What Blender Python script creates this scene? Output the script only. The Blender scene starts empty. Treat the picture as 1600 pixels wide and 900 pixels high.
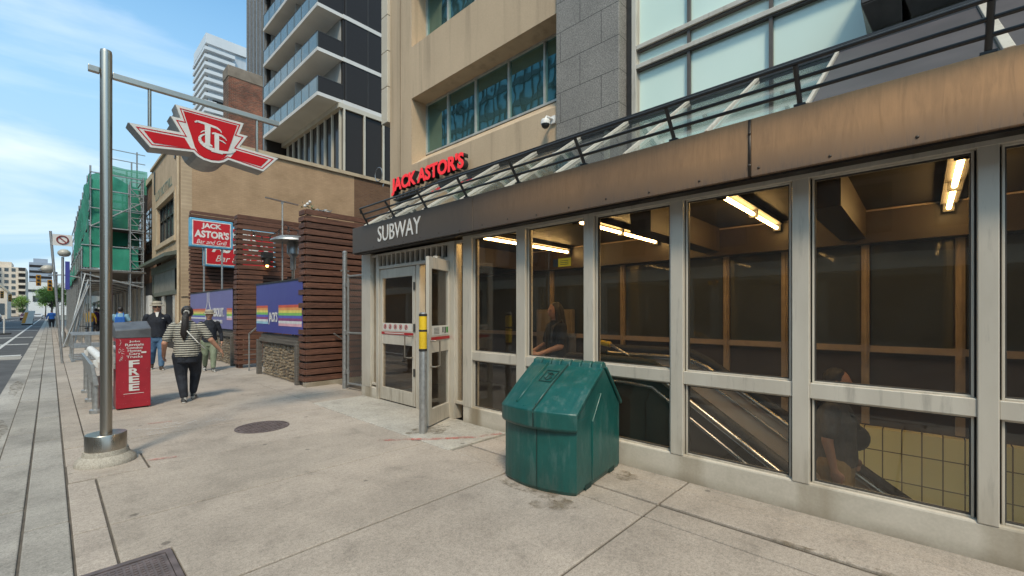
import bpy, bmesh, math, random
from mathutils import Vector, Matrix, noise
R = math.radians
rnd = random.Random(11)
scene = bpy.context.scene
COL = scene.collection
ORG = {}

# ------------------------------------------------------------------ helpers
class MB:
    """collects shapes as one mesh (world coordinates)"""
    def __init__(s): s.v=[]; s.f=[]; s.m=[]
    def add(s, vs, fs, m=0):
        b=len(s.v); s.v += [tuple(p) for p in vs]
        for f in fs: s.f.append([b+i for i in f]); s.m.append(m)
        return s
    def box(s,x0,x1,y0,y1,z0,z1,m=0):
        if x0>x1: x0,x1=x1,x0
        if y0>y1: y0,y1=y1,y0
        if z0>z1: z0,z1=z1,z0
        return s.add([(x0,y0,z0),(x1,y0,z0),(x1,y1,z0),(x0,y1,z0),(x0,y0,z1),(x1,y0,z1),(x1,y1,z1),(x0,y1,z1)],
              [(0,3,2,1),(4,5,6,7),(0,1,5,4),(1,2,6,5),(2,3,7,6),(3,0,4,7)],m)
    def hexa(s,bot,top,m=0):
        return s.add(list(bot)+list(top),[(0,3,2,1),(4,5,6,7),(0,1,5,4),(1,2,6,5),(2,3,7,6),(3,0,4,7)],m)
    def bar(s,p0,p1,w,h,up=(0,0,1),m=0):
        p0=Vector(p0);p1=Vector(p1);d=(p1-p0).normalized();u=Vector(up)
        if abs(d.dot(u))>.98: u=Vector((1,0,0))
        a=d.cross(u).normalized(); b=a.cross(d).normalized()
        a*=w/2;b*=h/2
        return s.hexa([p0-a-b,p0+a-b,p0+a+b,p0-a+b],[p1-a-b,p1+a-b,p1+a+b,p1-a+b],m)
    def tube(s,pts,r,n=8,m=0,caps=True,closed=False):
        pts=[Vector(p) for p in pts]; k=len(pts)
        rs=r if isinstance(r,(list,tuple)) else [r]*k
        ref=None; vs=[]
        for i,p in enumerate(pts):
            if closed: d=(pts[(i+1)%k]-pts[i-1])
            else: d=(pts[min(i+1,k-1)]-pts[max(i-1,0)])
            d.normalize()
            if ref is None:
                ref=Vector((0,0,1)) if abs(d.z)<.9 else Vector((1,0,0))
            a=(ref-d*ref.dot(d)).normalized(); ref=a; b=d.cross(a)
            for j in range(n):
                t=2*math.pi*j/n
                vs.append(p+(a*math.cos(t)+b*math.sin(t))*rs[i])
        fs=[]
        for i in range(k if closed else k-1):
            i2=(i+1)%k
            for j in range(n):
                j2=(j+1)%n
                fs.append((i*n+j,i*n+j2,i2*n+j2,i2*n+j))
        if caps and not closed:
            fs.append(tuple(range(n-1,-1,-1))); fs.append(tuple((k-1)*n+j for j in range(n)))
        return s.add(vs,fs,m)
    def lathe(s,prof,c,n=24,m=0,axis='z'):
        """prof: list of (r,z)"""
        vs=[];k=len(prof);c=Vector(c)
        for r,z in prof:
            for j in range(n):
                t=2*math.pi*j/n; x,y=r*math.cos(t),r*math.sin(t)
                p=(x,y,z) if axis=='z' else ((z,x,y) if axis=='x' else (y,z,x))
                vs.append(c+Vector(p))
        fs=[]
        for i in range(k-1):
            for j in range(n):
                j2=(j+1)%n
                fs.append((i*n+j,i*n+j2,(i+1)*n+j2,(i+1)*n+j))
        fs.append(tuple(range(n-1,-1,-1))); fs.append(tuple((k-1)*n+j for j in range(n)))
        return s.add(vs,fs,m)
    def prism(s,poly,fn,d0,d1,m=0):
        """poly in 2d, fn(a,b,d)->xyz ; extruded from d0 to d1"""
        n=len(poly)
        vs=[fn(a,b,d0) for a,b in poly]+[fn(a,b,d1) for a,b in poly]
        fs=[tuple(range(n-1,-1,-1)),tuple(range(n,2*n))]+[(i,(i+1)%n,n+(i+1)%n,n+i) for i in range(n)]
        return s.add(vs,fs,m)
    def quad(s,a,b,c,d,m=0): return s.add([a,b,c,d],[(0,1,2,3)],m)
    def loft(s,rings,m=0,caps=True):
        n=len(rings[0]); vs=[p for r in rings for p in r]; fs=[]
        for i in range(len(rings)-1):
            for j in range(n):
                j2=(j+1)%n
                fs.append((i*n+j,i*n+j2,(i+1)*n+j2,(i+1)*n+j))
        if caps: fs.append(tuple(range(n-1,-1,-1))); fs.append(tuple((len(rings)-1)*n+j for j in range(n)))
        return s.add(vs,fs,m)
    def ell(s,c,rx,ry,rz,n=14,k=9,m=0):
        c=Vector(c)
        rings=[]
        for i in range(1,k):
            t=math.pi*i/k
            rings.append([c+Vector((rx*math.sin(t)*math.cos(2*math.pi*j/n),ry*math.sin(t)*math.sin(2*math.pi*j/n),-rz*math.cos(t))) for j in range(n)])
        return s.loft(rings,m)
    def build(s,name,mats,parent=None,origin=None,smooth=False,bevel=0,fix=True,seg=2):
        me=bpy.data.meshes.new(name)
        if origin is not None: o0=Vector(origin)
        elif parent is not None: o0=ORG[parent]
        else:
            xs=[p[0] for p in s.v];ys=[p[1] for p in s.v];zs=[p[2] for p in s.v]
            o0=Vector(((min(xs)+max(xs))/2,(min(ys)+max(ys))/2,min(zs)))
        me.from_pydata([tuple(Vector(p)-o0) for p in s.v],[],s.f)
        if not isinstance(mats,(list,tuple)): mats=[mats]
        for mt in mats: me.materials.append(mt)
        if len(mats)>1:
            me.polygons.foreach_set('material_index',s.m)
        if fix:
            bm=bmesh.new(); bm.from_mesh(me); bmesh.ops.recalc_face_normals(bm,faces=bm.faces); bm.to_mesh(me); bm.free()
        if smooth:
            me.shade_smooth()
            if smooth!=True: me.set_sharp_from_angle(angle=R(smooth))
        ob=bpy.data.objects.new(name,me); COL.objects.link(ob)
        if parent is not None: ob.parent=parent; ob.location=o0-ORG[parent]
        else: ob.location=o0
        ORG[ob]=o0
        if bevel:
            md=ob.modifiers.new('bevel','BEVEL'); md.width=bevel; md.segments=seg; md.limit_method='ANGLE'; md.angle_limit=R(40)
            md.harden_normals=False
        return ob

def tag(o,label=None,cat=None,group=None,kind=None):
    if label: o['label']=label
    if cat: o['category']=cat
    if group: o['group']=group
    if kind: o['kind']=kind
    return o
def thing(name,loc,label,cat,group=None):
    o=bpy.data.objects.new(name,None); COL.objects.link(o); o.location=loc; o.empty_display_size=.2
    ORG[o]=Vector(loc); return tag(o,label,cat,group)
def copy_tree(o,parent=None):
    c=o.copy(); COL.objects.link(c); c.parent=parent
    for ch in [x for x in bpy.data.objects if x.parent==o]: copy_tree(ch,c)
    return c
def mesh_obj(me,name,parent,matrix):
    ob=bpy.data.objects.new(name,me); COL.objects.link(ob)
    if parent is not None:
        ob.parent=parent; m=matrix.copy(); m.translation=m.translation-ORG[parent]; ob.matrix_local=m
    else: ob.matrix_world=matrix
    return ob

_dg=None
def text_mesh(txt,bold=0.0,extrude=.02,shear=0,spacing=1.0,res=3,lines=1.0):
    cu=bpy.data.curves.new('t','FONT'); cu.body=txt; cu.offset=bold; cu.extrude=extrude; cu.shear=shear
    cu.space_character=spacing; cu.resolution_u=res; cu.align_x='CENTER'; cu.align_y='CENTER'; cu.space_line=lines
    ob=bpy.data.objects.new('t',cu); COL.objects.link(ob)
    dg=bpy.context.evaluated_depsgraph_get()
    me=bpy.data.meshes.new_from_object(ob.evaluated_get(dg))
    bpy.data.objects.remove(ob); bpy.data.curves.remove(cu)
    return me
def lettering(name,txt,origin,xdir,w,h,depth,mat,parent,updir=(0,0,1),bold=0.0,shear=0,spacing=1.0,label=None,lines=1.0,mb=None,mi=0):
    """text in a w x h box centred on origin, reading along xdir, standing proud towards xdir x updir"""
    me=text_mesh(txt,bold,.05,shear,spacing,3,lines)
    xs=[v.co.x for v in me.vertices];ys=[v.co.y for v in me.vertices]
    cx,cy=(min(xs)+max(xs))/2,(min(ys)+max(ys))/2; sx=w/(max(xs)-min(xs)); sy=h/(max(ys)-min(ys))
    X=Vector(xdir).normalized();U=Vector(updir).normalized();N=X.cross(U).normalized();o=Vector(origin)
    o0=ORG[parent] if parent is not None else o
    pts=[o+X*((v.co.x-cx)*sx)+U*((v.co.y-cy)*sy)+N*((v.co.z+.05)/.1*depth) for v in me.vertices]
    if mb is not None:
        mb.add(pts,[tuple(p.vertices) for p in me.polygons],mi); bpy.data.meshes.remove(me); return None
    for v,p in zip(me.vertices,pts): v.co=p-o0
    me.materials.clear(); me.materials.append(mat); me.name=name
    ob=bpy.data.objects.new(name,me); COL.objects.link(ob)
    if parent is not None: ob.parent=parent
    else: ob.location=o0
    ORG[ob]=o0
    if label: ob['label']=label
    return ob

def poly_offset(poly,d):
    """inset (d>0) a counter-clockwise or clockwise polygon, mitred"""
    n=len(poly); ar=sum(poly[i][0]*poly[(i+1)%n][1]-poly[(i+1)%n][0]*poly[i][1] for i in range(n))
    sgn=1 if ar>0 else -1; out=[]
    for i in range(n):
        p0=Vector(poly[i-1]);p1=Vector(poly[i]);p2=Vector(poly[(i+1)%n])
        e1=(p1-p0).normalized();e2=(p2-p1).normalized()
        n1=Vector((-e1.y,e1.x))*sgn;n2=Vector((-e2.y,e2.x))*sgn
        b=(n1+n2); L=b.length
        if L<.3: b=n1; q=1
        else: b/=L; q=1/max(.35,b.dot(n1))
        out.append(tuple(p1+b*d*q))
    return out

# ------------------------------------------------------------------ materials
def nt(name):
    m=bpy.data.materials.new(name); m.use_nodes=True; t=m.node_tree
    return m,t,t.nodes['Principled BSDF']
def N(t,ty,**kw):
    n=t.nodes.new(ty)
    for k,v in kw.items():
        if k in n.inputs.keys() if hasattr(n.inputs,'keys') else False: n.inputs[k].default_value=v
        else: setattr(n,k,v)
    return n
def L(t,a,b): t.links.new(a,b)
def ramp(t,fac,stops):
    r=t.nodes.new('ShaderNodeValToRGB'); e=r.color_ramp.elements
    while len(e)<len(stops): e.new(.5)
    for el,(p,c) in zip(e,stops):
        el.position=p; el.color=(c if len(c)==4 else tuple(c)+(1,)) if hasattr(c,'__len__') else (c,c,c,1)
    L(t,fac,r.inputs[0]); return r.outputs[0]
def mix(t,fac,a,b,mode='MIX'):
    n=t.nodes.new('ShaderNodeMix'); n.data_type='RGBA'; n.blend_type=mode
    for s,v in ((n.inputs[0],fac),(n.inputs[6],a),(n.inputs[7],b)):
        if hasattr(v,'is_linked'): L(t,v,s)
        elif not hasattr(v,'__len__'): s.default_value=v
        else: s.default_value=tuple(v)+(1,) if len(v)==3 else v
    return n.outputs[2]
def coords(t,scale=(1,1,1),kind='Object',rot=(0,0,0)):
    tc=t.nodes.new('ShaderNodeTexCoord'); mp=t.nodes.new('ShaderNodeMapping')
    mp.inputs['Scale'].default_value=scale; mp.inputs['Rotation'].default_value=rot
    L(t,tc.outputs[kind],mp.inputs[0]); return mp.outputs[0]
def world_pos(t,scale=(1,1,1)):
    g=t.nodes.new('ShaderNodeNewGeometry'); mp=t.nodes.new('ShaderNodeMapping'); mp.inputs['Scale'].default_value=scale
    L(t,g.outputs['Position'],mp.inputs[0]); return mp.outputs[0]
def noise_(t,vec,scale,detail=6,rough=.55,dist=0):
    n=t.nodes.new('ShaderNodeTexNoise'); n.inputs['Scale'].default_value=scale; n.inputs['Detail'].default_value=detail
    n.inputs['Roughness'].default_value=rough; n.inputs['Distortion'].default_value=dist
    L(t,vec,n.inputs['Vector']); return n.outputs['Fac']
def bump(t,p,h,strength=.3,dist=.01):
    b=t.nodes.new('ShaderNodeBump'); b.inputs['Strength'].default_value=strength; b.inputs['Distance'].default_value=dist
    L(t,h,b.inputs['Height']); L(t,b.outputs[0],p.inputs['Normal']); return b
def solid(name,c,rough=.5,metal=0,c2=None,scale=6,stretch=(1,1,1),bmp=0,bscale=40,rvar=0.0,spec=None,lo=.35,hi=.65,coat=0):
    m,t,p=nt(name)
    p.inputs['Roughness'].default_value=rough; p.inputs['Metallic'].default_value=metal
    if spec is not None: p.inputs['Specular IOR Level'].default_value=spec
    if coat: p.inputs['Coat Weight'].default_value=coat; p.inputs['Coat Roughness'].default_value=.1
    if c2 is None: c2=tuple(x*.8 for x in c)
    v=world_pos(t,stretch)
    f=noise_(t,v,scale)
    L(t,ramp(t,f,[(lo,c),(hi,c2)]),p.inputs['Base Color'])
    if rvar: L(t,ramp(t,f,[(.3,max(0,rough-rvar)),(.7,min(1,rough+rvar))]),p.inputs['Roughness'])
    if bmp: bump(t,p,noise_(t,v,bscale,8),bmp,.01)
    return m
def emit(name,c,s):
    m,t,p=nt(name); p.inputs['Base Color'].default_value=tuple(c)+(1,)
    p.inputs['Emission Color'].default_value=tuple(c)+(1,); p.inputs['Emission Strength'].default_value=s; return m
def glass(name,tint=(.7,.72,.7),refl=1.0,rough=0.0,bmp=0,ior=1.5,bsc=1.0,dust_haze=0):
    m=bpy.data.materials.new(name); m.use_nodes=True; t=m.node_tree; t.nodes.clear()
    o=t.nodes.new('ShaderNodeOutputMaterial'); mx=t.nodes.new('ShaderNodeMixShader')
    tr=t.nodes.new('ShaderNodeBsdfTransparent'); gl=t.nodes.new('ShaderNodeBsdfGlossy'); fr=t.nodes.new('ShaderNodeFresnel')
    tr.inputs[0].default_value=tuple(tint)+(1,); gl.inputs['Roughness'].default_value=rough; gl.inputs[0].default_value=(refl,refl,refl,1)
    ge=t.nodes.new('ShaderNodeNewGeometry'); ml=t.nodes.new('ShaderNodeMapRange'); ml.inputs[3].default_value=ior; ml.inputs[4].default_value=1/ior
    L(t,ge.outputs['Backfacing'],ml.inputs[0]); L(t,ml.outputs[0],fr.inputs['IOR'])
    if bmp:
        b=t.nodes.new('ShaderNodeBump'); b.inputs['Strength'].default_value=bmp; b.inputs['Distance'].default_value=.05
        L(t,noise_(t,world_pos(t),bsc,2),b.inputs['Height']); L(t,b.outputs[0],gl.inputs['Normal'])
    L(t,fr.outputs[0],mx.inputs[0]); L(t,gl.outputs[0],mx.inputs[2]); L(t,mx.outputs[0],o.inputs[0])
    if dust_haze:
        df=t.nodes.new('ShaderNodeBsdfDiffuse'); df.inputs[0].default_value=(.5,.47,.42,1); m2=t.nodes.new('ShaderNodeMixShader')  # pale diffuse film stands in for grey reflected haze, with uneven dust smears
        v=world_pos(t); a=noise_(t,v,1.6,8,.7,.6); b=noise_(t,v,11,6,.75,1.0); s=ramp(t,a,[(.3,dust_haze*.35),(.7,dust_haze*1.5)]); s2=ramp(t,b,[(.62,0.0),(.74,dust_haze*2.0)])
        ad=t.nodes.new('ShaderNodeMath'); ad.operation='ADD'; L(t,s,ad.inputs[0]); L(t,s2,ad.inputs[1])
        L(t,ad.outputs[0],m2.inputs[0]); L(t,tr.outputs[0],m2.inputs[1]); L(t,df.outputs[0],m2.inputs[2]); L(t,m2.outputs[0],mx.inputs[1])
    else: L(t,tr.outputs[0],mx.inputs[1])
    return m
def bricks(name,c1,c2,mortar,plane='xz',bw=.21,bh=.075,ms=.01,bmp=.4,rough=.85,blot=None,offset=.5):
    m,t,p=nt(name); p.inputs['Roughness'].default_value=rough
    g=t.nodes.new('ShaderNodeNewGeometry'); sx=t.nodes.new('ShaderNodeSeparateXYZ'); cx=t.nodes.new('ShaderNodeCombineXYZ')
    L(t,g.outputs['Position'],sx.inputs[0])
    L(t,sx.outputs['X' if plane[0]=='x' else 'Y'],cx.inputs[0]); L(t,sx.outputs['Z' if plane[1]=='z' else 'Y'],cx.inputs[1])
    b=t.nodes.new('ShaderNodeTexBrick'); b.inputs['Scale'].default_value=1; b.inputs['Brick Width'].default_value=bw
    b.inputs['Row Height'].default_value=bh; b.inputs['Mortar Size'].default_value=ms; b.offset=offset
    b.inputs['Mortar Smooth'].default_value=.3
    b.inputs['Color1'].default_value=tuple(c1)+(1,); b.inputs['Color2'].default_value=tuple(c2)+(1,); b.inputs['Mortar'].default_value=tuple(mortar)+(1,)
    L(t,cx.outputs[0],b.inputs['Vector'])
    f=noise_(t,world_pos(t),1.3,8,.6)
    col=mix(t,1.0,b.outputs['Color'],ramp(t,f,[(.3,blot[0] if blot else (.75,.73,.7)),(.7,blot[1] if blot else (1,1,1))]),'MULTIPLY')
    L(t,col,p.inputs['Base Color'])
    inv=t.nodes.new('ShaderNodeMath'); inv.operation='SUBTRACT'; inv.inputs[0].default_value=1; L(t,b.outputs['Fac'],inv.inputs[1])
    ad=t.nodes.new('ShaderNodeMath'); ad.operation='MULTIPLY_ADD'; L(t,noise_(t,world_pos(t),30,6),ad.inputs[0]); ad.inputs[1].default_value=.5; L(t,inv.outputs[0],ad.inputs[2])
    bump(t,p,ad.outputs[0],bmp,.01)
    return m

def concrete(name,c,stain=.55,speck=True,tone=.16):
    m,t,p=nt(name); p.inputs['Roughness'].default_value=.85; p.inputs['Specular IOR Level'].default_value=.3
    v=world_pos(t)
    big=noise_(t,v,.55,8,.62); mid=noise_(t,v,3.2,8,.65,.3); fine=noise_(t,v,120,3,.7)
    lo=tuple(x*(1-tone*1.5) for x in c); hi=tuple(x*(1+tone) for x in c)
    c0=ramp(t,big,[(.32,lo),(.5,c),(.68,hi)])
    c0=mix(t,1.0,c0,ramp(t,mid,[(.28,.72),(.45,.95),(.7,1.06)]),'MULTIPLY')
    if speck: c0=mix(t,1.0,c0,ramp(t,fine,[(.3,.66),(.5,1.0),(.72,1.22)]),'MULTIPLY')
    c0=mix(t,1.0,c0,ramp(t,noise_(t,v,34,5,.75),[(.34,.80),(.5,1.0),(.66,1.12)]),'MULTIPLY')
    c0=mix(t,1.0,c0,ramp(t,noise_(t,v,7.5,10,.8,1.2),[(.30,.70),(.38,1.0)]),'MULTIPLY')
    # scattered dark chewing-gum spots
    vo=t.nodes.new('ShaderNodeTexVoronoi'); vo.inputs['Scale'].default_value=2.6; vo.inputs['Randomness'].default_value=1; L(t,v,vo.inputs['Vector'])
    sp=ramp(t,vo.outputs['Distance'],[(.0,stain),(.055,stain),(.08,1.0)])
    c0=mix(t,1.0,c0,sp,'MULTIPLY')
    gi=t.nodes.new('ShaderNodeNewGeometry'); c0=mix(t,1.0,c0,ramp(t,gi.outputs['Random Per Island'],[(0,(.90,.895,.88)),(.5,(1,.995,.985)),(1,(1.05,1.045,1.05))]),'MULTIPLY')
    L(t,c0,p.inputs['Base Color'])
    ad=t.nodes.new('ShaderNodeMath'); ad.operation='ADD'; L(t,mid,ad.inputs[0]); L(t,fine,ad.inputs[1])
    bump(t,p,ad.outputs[0],.25,.006)
    return m

M={}
M['walk']=concrete('sidewalk_concrete',(.365,.316,.27))
M['pad']=concrete('door_pad_concrete',(.40,.375,.335),tone=.2)
M['plinth']=None
M['granite_kerb']=concrete('kerb_granite',(.315,.295,.265),stain=.6,tone=.22)
M['gutter']=concrete('gutter_concrete',(.36,.34,.31),tone=.25)
M['joint']=solid('joint_dirt',(.075,.062,.05),.95,c2=(.12,.10,.078),scale=7)
M['asphalt']=solid('asphalt',(.085,.085,.088),.9,c2=(.06,.06,.063),scale=1.5,bmp=.4,bscale=90)
M['ground']=solid('earth_ground',(.16,.15,.13),.95,c2=(.10,.11,.08),scale=.2)
M['paint_white']=solid('road_paint',(.62,.62,.6),.7,c2=(.42,.42,.41),scale=8)
M['alu']=solid('aluminium_frame',(.58,.545,.48),.42,.2,c2=(.50,.465,.405),scale=3,stretch=(1,1,.35),rvar=.08)
def _alu():
    m,t,p=nt('aluminium_frame'); v=world_pos(t); a=noise_(t,world_pos(t,(1,1,.35)),3,7); b=noise_(t,world_pos(t,(1,1,.12)),14,6,.7); d=noise_(t,v,26,6,.8)
    c=ramp(t,a,[(.35,(.50,.46,.395)),(.65,(.585,.545,.475))])
    c=mix(t,1.0,c,ramp(t,b,[(.28,.70),(.45,1.0)]),'MULTIPLY'); c=mix(t,ramp(t,d,[(.66,0.0),(.74,.55)]),c,(.22,.19,.15))
    g=t.nodes.new('ShaderNodeNewGeometry'); sx=t.nodes.new('ShaderNodeSeparateXYZ'); L(t,g.outputs['Position'],sx.inputs[0])
    mr=t.nodes.new('ShaderNodeMapRange'); mr.inputs[1].default_value=.2; mr.inputs[2].default_value=.5; mr.inputs[3].default_value=.55; mr.inputs[4].default_value=0; L(t,sx.outputs['Z'],mr.inputs[0])
    mu=t.nodes.new('ShaderNodeMath'); mu.operation='MULTIPLY'; L(t,mr.outputs[0],mu.inputs[0]); L(t,ramp(t,b,[(.4,.9),(.65,.1)]),mu.inputs[1])
    c=mix(t,mu.outputs[0],c,(.25,.21,.155)); L(t,c,p.inputs['Base Color']); p.inputs['Metallic'].default_value=.2; L(t,ramp(t,b,[(.3,.55),(.7,.38)]),p.inputs['Roughness']); return m
M['alu']=_alu()
M['alu_dark']=solid('gasket',(.05,.048,.045),.6)
M['steel']=solid('brushed_steel',(.46,.42,.365),.30,.95,c2=(.38,.34,.29),scale=6,stretch=(3,3,.1),rvar=.05)
M['steel_arm']=solid('brushed_steel_bar',(.44,.40,.34),.35,.9,c2=(.37,.33,.28),scale=3)
M['steel2']=solid('galvanised_steel',(.45,.45,.44),.45,.75,c2=(.33,.33,.325),scale=20)
M['black_paint']=solid('black_paint',(.018,.018,.02),.35,c2=(.03,.028,.027),scale=10)
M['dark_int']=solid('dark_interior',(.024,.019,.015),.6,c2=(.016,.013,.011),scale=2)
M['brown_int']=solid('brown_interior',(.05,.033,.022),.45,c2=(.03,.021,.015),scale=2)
M['tan_rail']=solid('tan_rail',(.38,.285,.185),.45,.0,c2=(.30,.22,.14))
M['white_paint']=solid('white_paint',(.72,.71,.69),.5,c2=(.6,.59,.57))
M['red_paint']=solid('red_enamel',(.50,.008,.014),.5,c2=(.43,.007,.011),scale=3,spec=.2)
def _precast():
    m,t,p=nt('tan_precast'); p.inputs['Roughness'].default_value=.85; v=world_pos(t)
    c=ramp(t,noise_(t,world_pos(t,(1,1,.4)),.9,7),[(.35,(.53,.40,.27)),(.65,(.455,.342,.23))])
    c=mix(t,1.0,c,ramp(t,noise_(t,world_pos(t,(1,1,.05)),3.2,7,.65),[(.30,.74),(.48,1.0)]),'MULTIPLY')
    c=mix(t,1.0,c,ramp(t,noise_(t,v,45,4,.8),[(.3,.88),(.7,1.08)]),'MULTIPLY')
    L(t,c,p.inputs['Base Color']); bump(t,p,noise_(t,v,60,8),.25,.01); return m
M['tan_wall']=_precast()
M['cream_panel']=solid('cream_panel',(.56,.50,.40),.7,c2=(.50,.44,.35),scale=1)
M['skin']=solid('skin',(.50,.27,.18),.55,c2=(.43,.22,.145),scale=12)
M['skin2']=solid('tan_skin',(.42,.22,.14),.55,c2=(.36,.18,.11),scale=12)
M['hair']=solid('black_hair',(.012,.010,.010),.38,c2=(.028,.022,.02),scale=40,stretch=(6,6,.6),bmp=.7,bscale=50)
M['rubber']=solid('black_rubber',(.02,.02,.02),.7)
M['granite']=None
def _granite():
    m,t,p=nt('grey_granite_cladding'); p.inputs['Roughness'].default_value=.5
    v=world_pos(t)
    a=noise_(t,v,60,4,.8); b=noise_(t,v,1.2,4)
    c=ramp(t,a,[(.33,(.10,.092,.085)),(.5,(.24,.222,.20)),(.68,(.42,.39,.355))])
    c=mix(t,1.0,c,ramp(t,b,[(.3,.82),(.7,1.05)]),'MULTIPLY')
    g=t.nodes.new('ShaderNodeNewGeometry'); sx=t.nodes.new('ShaderNodeSeparateXYZ'); cx=t.nodes.new('ShaderNodeCombineXYZ')
    L(t,g.outputs['Position'],sx.inputs[0]); ad=t.nodes.new('ShaderNodeMath'); ad.operation='ADD'; L(t,sx.outputs[0],ad.inputs[0]); L(t,sx.outputs[1],ad.inputs[1])
    L(t,ad.outputs[0],cx.inputs[0]); L(t,sx.outputs[2],cx.inputs[1])
    k=t.nodes.new('ShaderNodeTexBrick'); k.inputs['Scale'].default_value=1; k.inputs['Brick Width'].default_value=.86; k.inputs['Row Height'].default_value=.55; k.inputs['Mortar Size'].default_value=.006
    L(t,cx.outputs[0],k.inputs['Vector'])
    c=mix(t,k.outputs['Fac'],c,(.05,.045,.04)); L(t,c,p.inputs['Base Color']); return m
M['granite']=_granite()
def _plinth():
    m,t,p=nt('stained_concrete_plinth'); p.inputs['Roughness'].default_value=.8
    v=world_pos(t); a=noise_(t,v,2.2,8,.65); st=noise_(t,world_pos(t,(1,1.15,.12)),2.0,5,.6); f=noise_(t,v,60,3)
    c=ramp(t,a,[(.3,(.37,.33,.265)),(.5,(.47,.43,.365)),(.7,(.53,.485,.415))])
    g=t.nodes.new('ShaderNodeNewGeometry'); sx=t.nodes.new('ShaderNodeSeparateXYZ'); L(t,g.outputs['Position'],sx.inputs[0])
    def mth(op,a_,b_=None):
        n=t.nodes.new('ShaderNodeMath'); n.operation=op
        for i,v_ in enumerate((a_,b_)):
            if v_ is None: continue
            if hasattr(v_,'is_linked'): L(t,v_,n.inputs[i])
            else: n.inputs[i].default_value=v_
        return n.outputs[0]
    per=mth('COSINE',mth('MULTIPLY',mth('ADD',mth('SUBTRACT',sx.outputs['Y'],.62),mth('MULTIPLY',a,.12)),6.7056))
    rust=mth('MULTIPLY',ramp(t,per,[(.55,0.0),(.95,1.0)]),ramp(t,st,[(.30,.25),(.6,1.0)]))
    c=mix(t,mth('MULTIPLY',rust,.8),c,(.17,.125,.065))
    low=t.nodes.new('ShaderNodeMapRange'); low.inputs[1].default_value=.0; low.inputs[2].default_value=.09; low.inputs[3].default_value=.7; low.inputs[4].default_value=0; L(t,sx.outputs['Z'],low.inputs[0])
    c=mix(t,mth('MULTIPLY',low.outputs[0],ramp(t,a,[(.35,0.0),(.6,1.0)])),c,(.20,.17,.125))
    c=mix(t,1.0,c,ramp(t,f,[(.3,.93),(.7,1.04)]),'MULTIPLY'); L(t,c,p.inputs['Base Color']); bump(t,p,a,.25,.01); return m
M['plinth']=_plinth()
def _bronze():
    m,t,p=nt('weathered_bronze_painted_sheen'); p.inputs['Metallic'].default_value=.35
    v=world_pos(t); f=noise_(t,world_pos(t,(1,7,.8)),3.7,9,.72,1.5); b=noise_(t,world_pos(t,(1,.5,.5)),1.1,5)
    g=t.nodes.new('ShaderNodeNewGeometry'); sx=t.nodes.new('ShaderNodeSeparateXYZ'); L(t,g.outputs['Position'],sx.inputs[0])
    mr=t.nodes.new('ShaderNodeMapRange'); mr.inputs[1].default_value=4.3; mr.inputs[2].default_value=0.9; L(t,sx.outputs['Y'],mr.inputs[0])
    base=mix(t,mr.outputs[0],(.125,.098,.078),(.51,.285,.14))  # greyer left end: reflection at a slanting view, painted into the bronze colour
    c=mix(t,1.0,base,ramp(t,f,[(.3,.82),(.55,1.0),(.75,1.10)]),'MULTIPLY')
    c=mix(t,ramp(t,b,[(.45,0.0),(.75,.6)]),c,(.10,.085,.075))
    # darker tone rising irregularly from the lower lip
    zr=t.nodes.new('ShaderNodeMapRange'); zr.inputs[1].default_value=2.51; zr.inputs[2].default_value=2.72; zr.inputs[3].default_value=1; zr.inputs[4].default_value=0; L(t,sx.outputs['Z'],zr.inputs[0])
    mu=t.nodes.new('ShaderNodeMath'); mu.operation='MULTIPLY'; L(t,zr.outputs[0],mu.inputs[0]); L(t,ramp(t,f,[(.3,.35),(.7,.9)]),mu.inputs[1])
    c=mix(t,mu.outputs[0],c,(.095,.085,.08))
    L(t,c,p.inputs['Base Color']); L(t,ramp(t,f,[(.3,.38),(.7,.55)]),p.inputs['Roughness']); return m
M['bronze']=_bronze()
M['soffit']=solid('dark_soffit',(.03,.025,.022),.5,.2,c2=(.02,.017,.015))
M['glass']=glass('window_glass',(.90,.885,.86),1.0,0,.012,1.52,1.5,dust_haze=.011)
M['glass_sky']=glass('skylight_glass',(.85,.88,.87),.9,.02,.01,1.5)
M['glass_tower']=None
def _reflective(name,base,metal=0.0,rough=.03,bmp=.15,bsc=.8,spec=1.0):
    m,t,p=nt(name); p.inputs['Base Color'].default_value=tuple(base)+(1,); p.inputs['Roughness'].default_value=rough
    p.inputs['Specular IOR Level'].default_value=spec; p.inputs['Metallic'].default_value=metal
    if bmp: bump(t,p,noise_(t,world_pos(t),bsc,2),bmp,.05)
    return m
M['office_glass']=_reflective('green_office_glass',(.14,.27,.25),.75,.02,.10,1.1)
M['tower_glass']=_reflective('smoked_tower_glass',(.030,.026,.024),.0,.14,.1,.6,.16)
M['shop_glass']=_reflective('shop_glass',(.05,.055,.055),.1,.03,.05,1)
M['blue_glass']=_reflective('blue_tower_glass',(.26,.50,.64),.3,.08,.1,.5)
M['frost']=None
def _frost():
    m,t,p=nt('frosted_mint_glass'); v=world_pos(t)
    f=noise_(t,v,.45,3); L(t,ramp(t,f,[(.3,(.60,.76,.68)),(.7,(.70,.84,.76))]),p.inputs['Base Color'])
    p.inputs['Roughness'].default_value=.12; p.inputs['Specular IOR Level'].default_value=.8; return m
M['frost']=_frost()
M['wood']=None
def _wood():
    m,t,p=nt('stained_wood_slats'); p.inputs['Roughness'].default_value=.62
    v=world_pos(t,(1,1,9)); a=noise_(t,v,5,8,.7,.5); b=noise_(t,world_pos(t,(.3,.3,11)),1.3,3)
    c=ramp(t,a,[(.28,(.048,.021,.014)),(.52,(.125,.054,.034)),(.75,(.20,.095,.06))])
    c=mix(t,1.0,c,ramp(t,b,[(.3,.62),(.7,1.25)]),'MULTIPLY'); L(t,c,p.inputs['Base Color']); bump(t,p,a,.3,.01); return m
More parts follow.
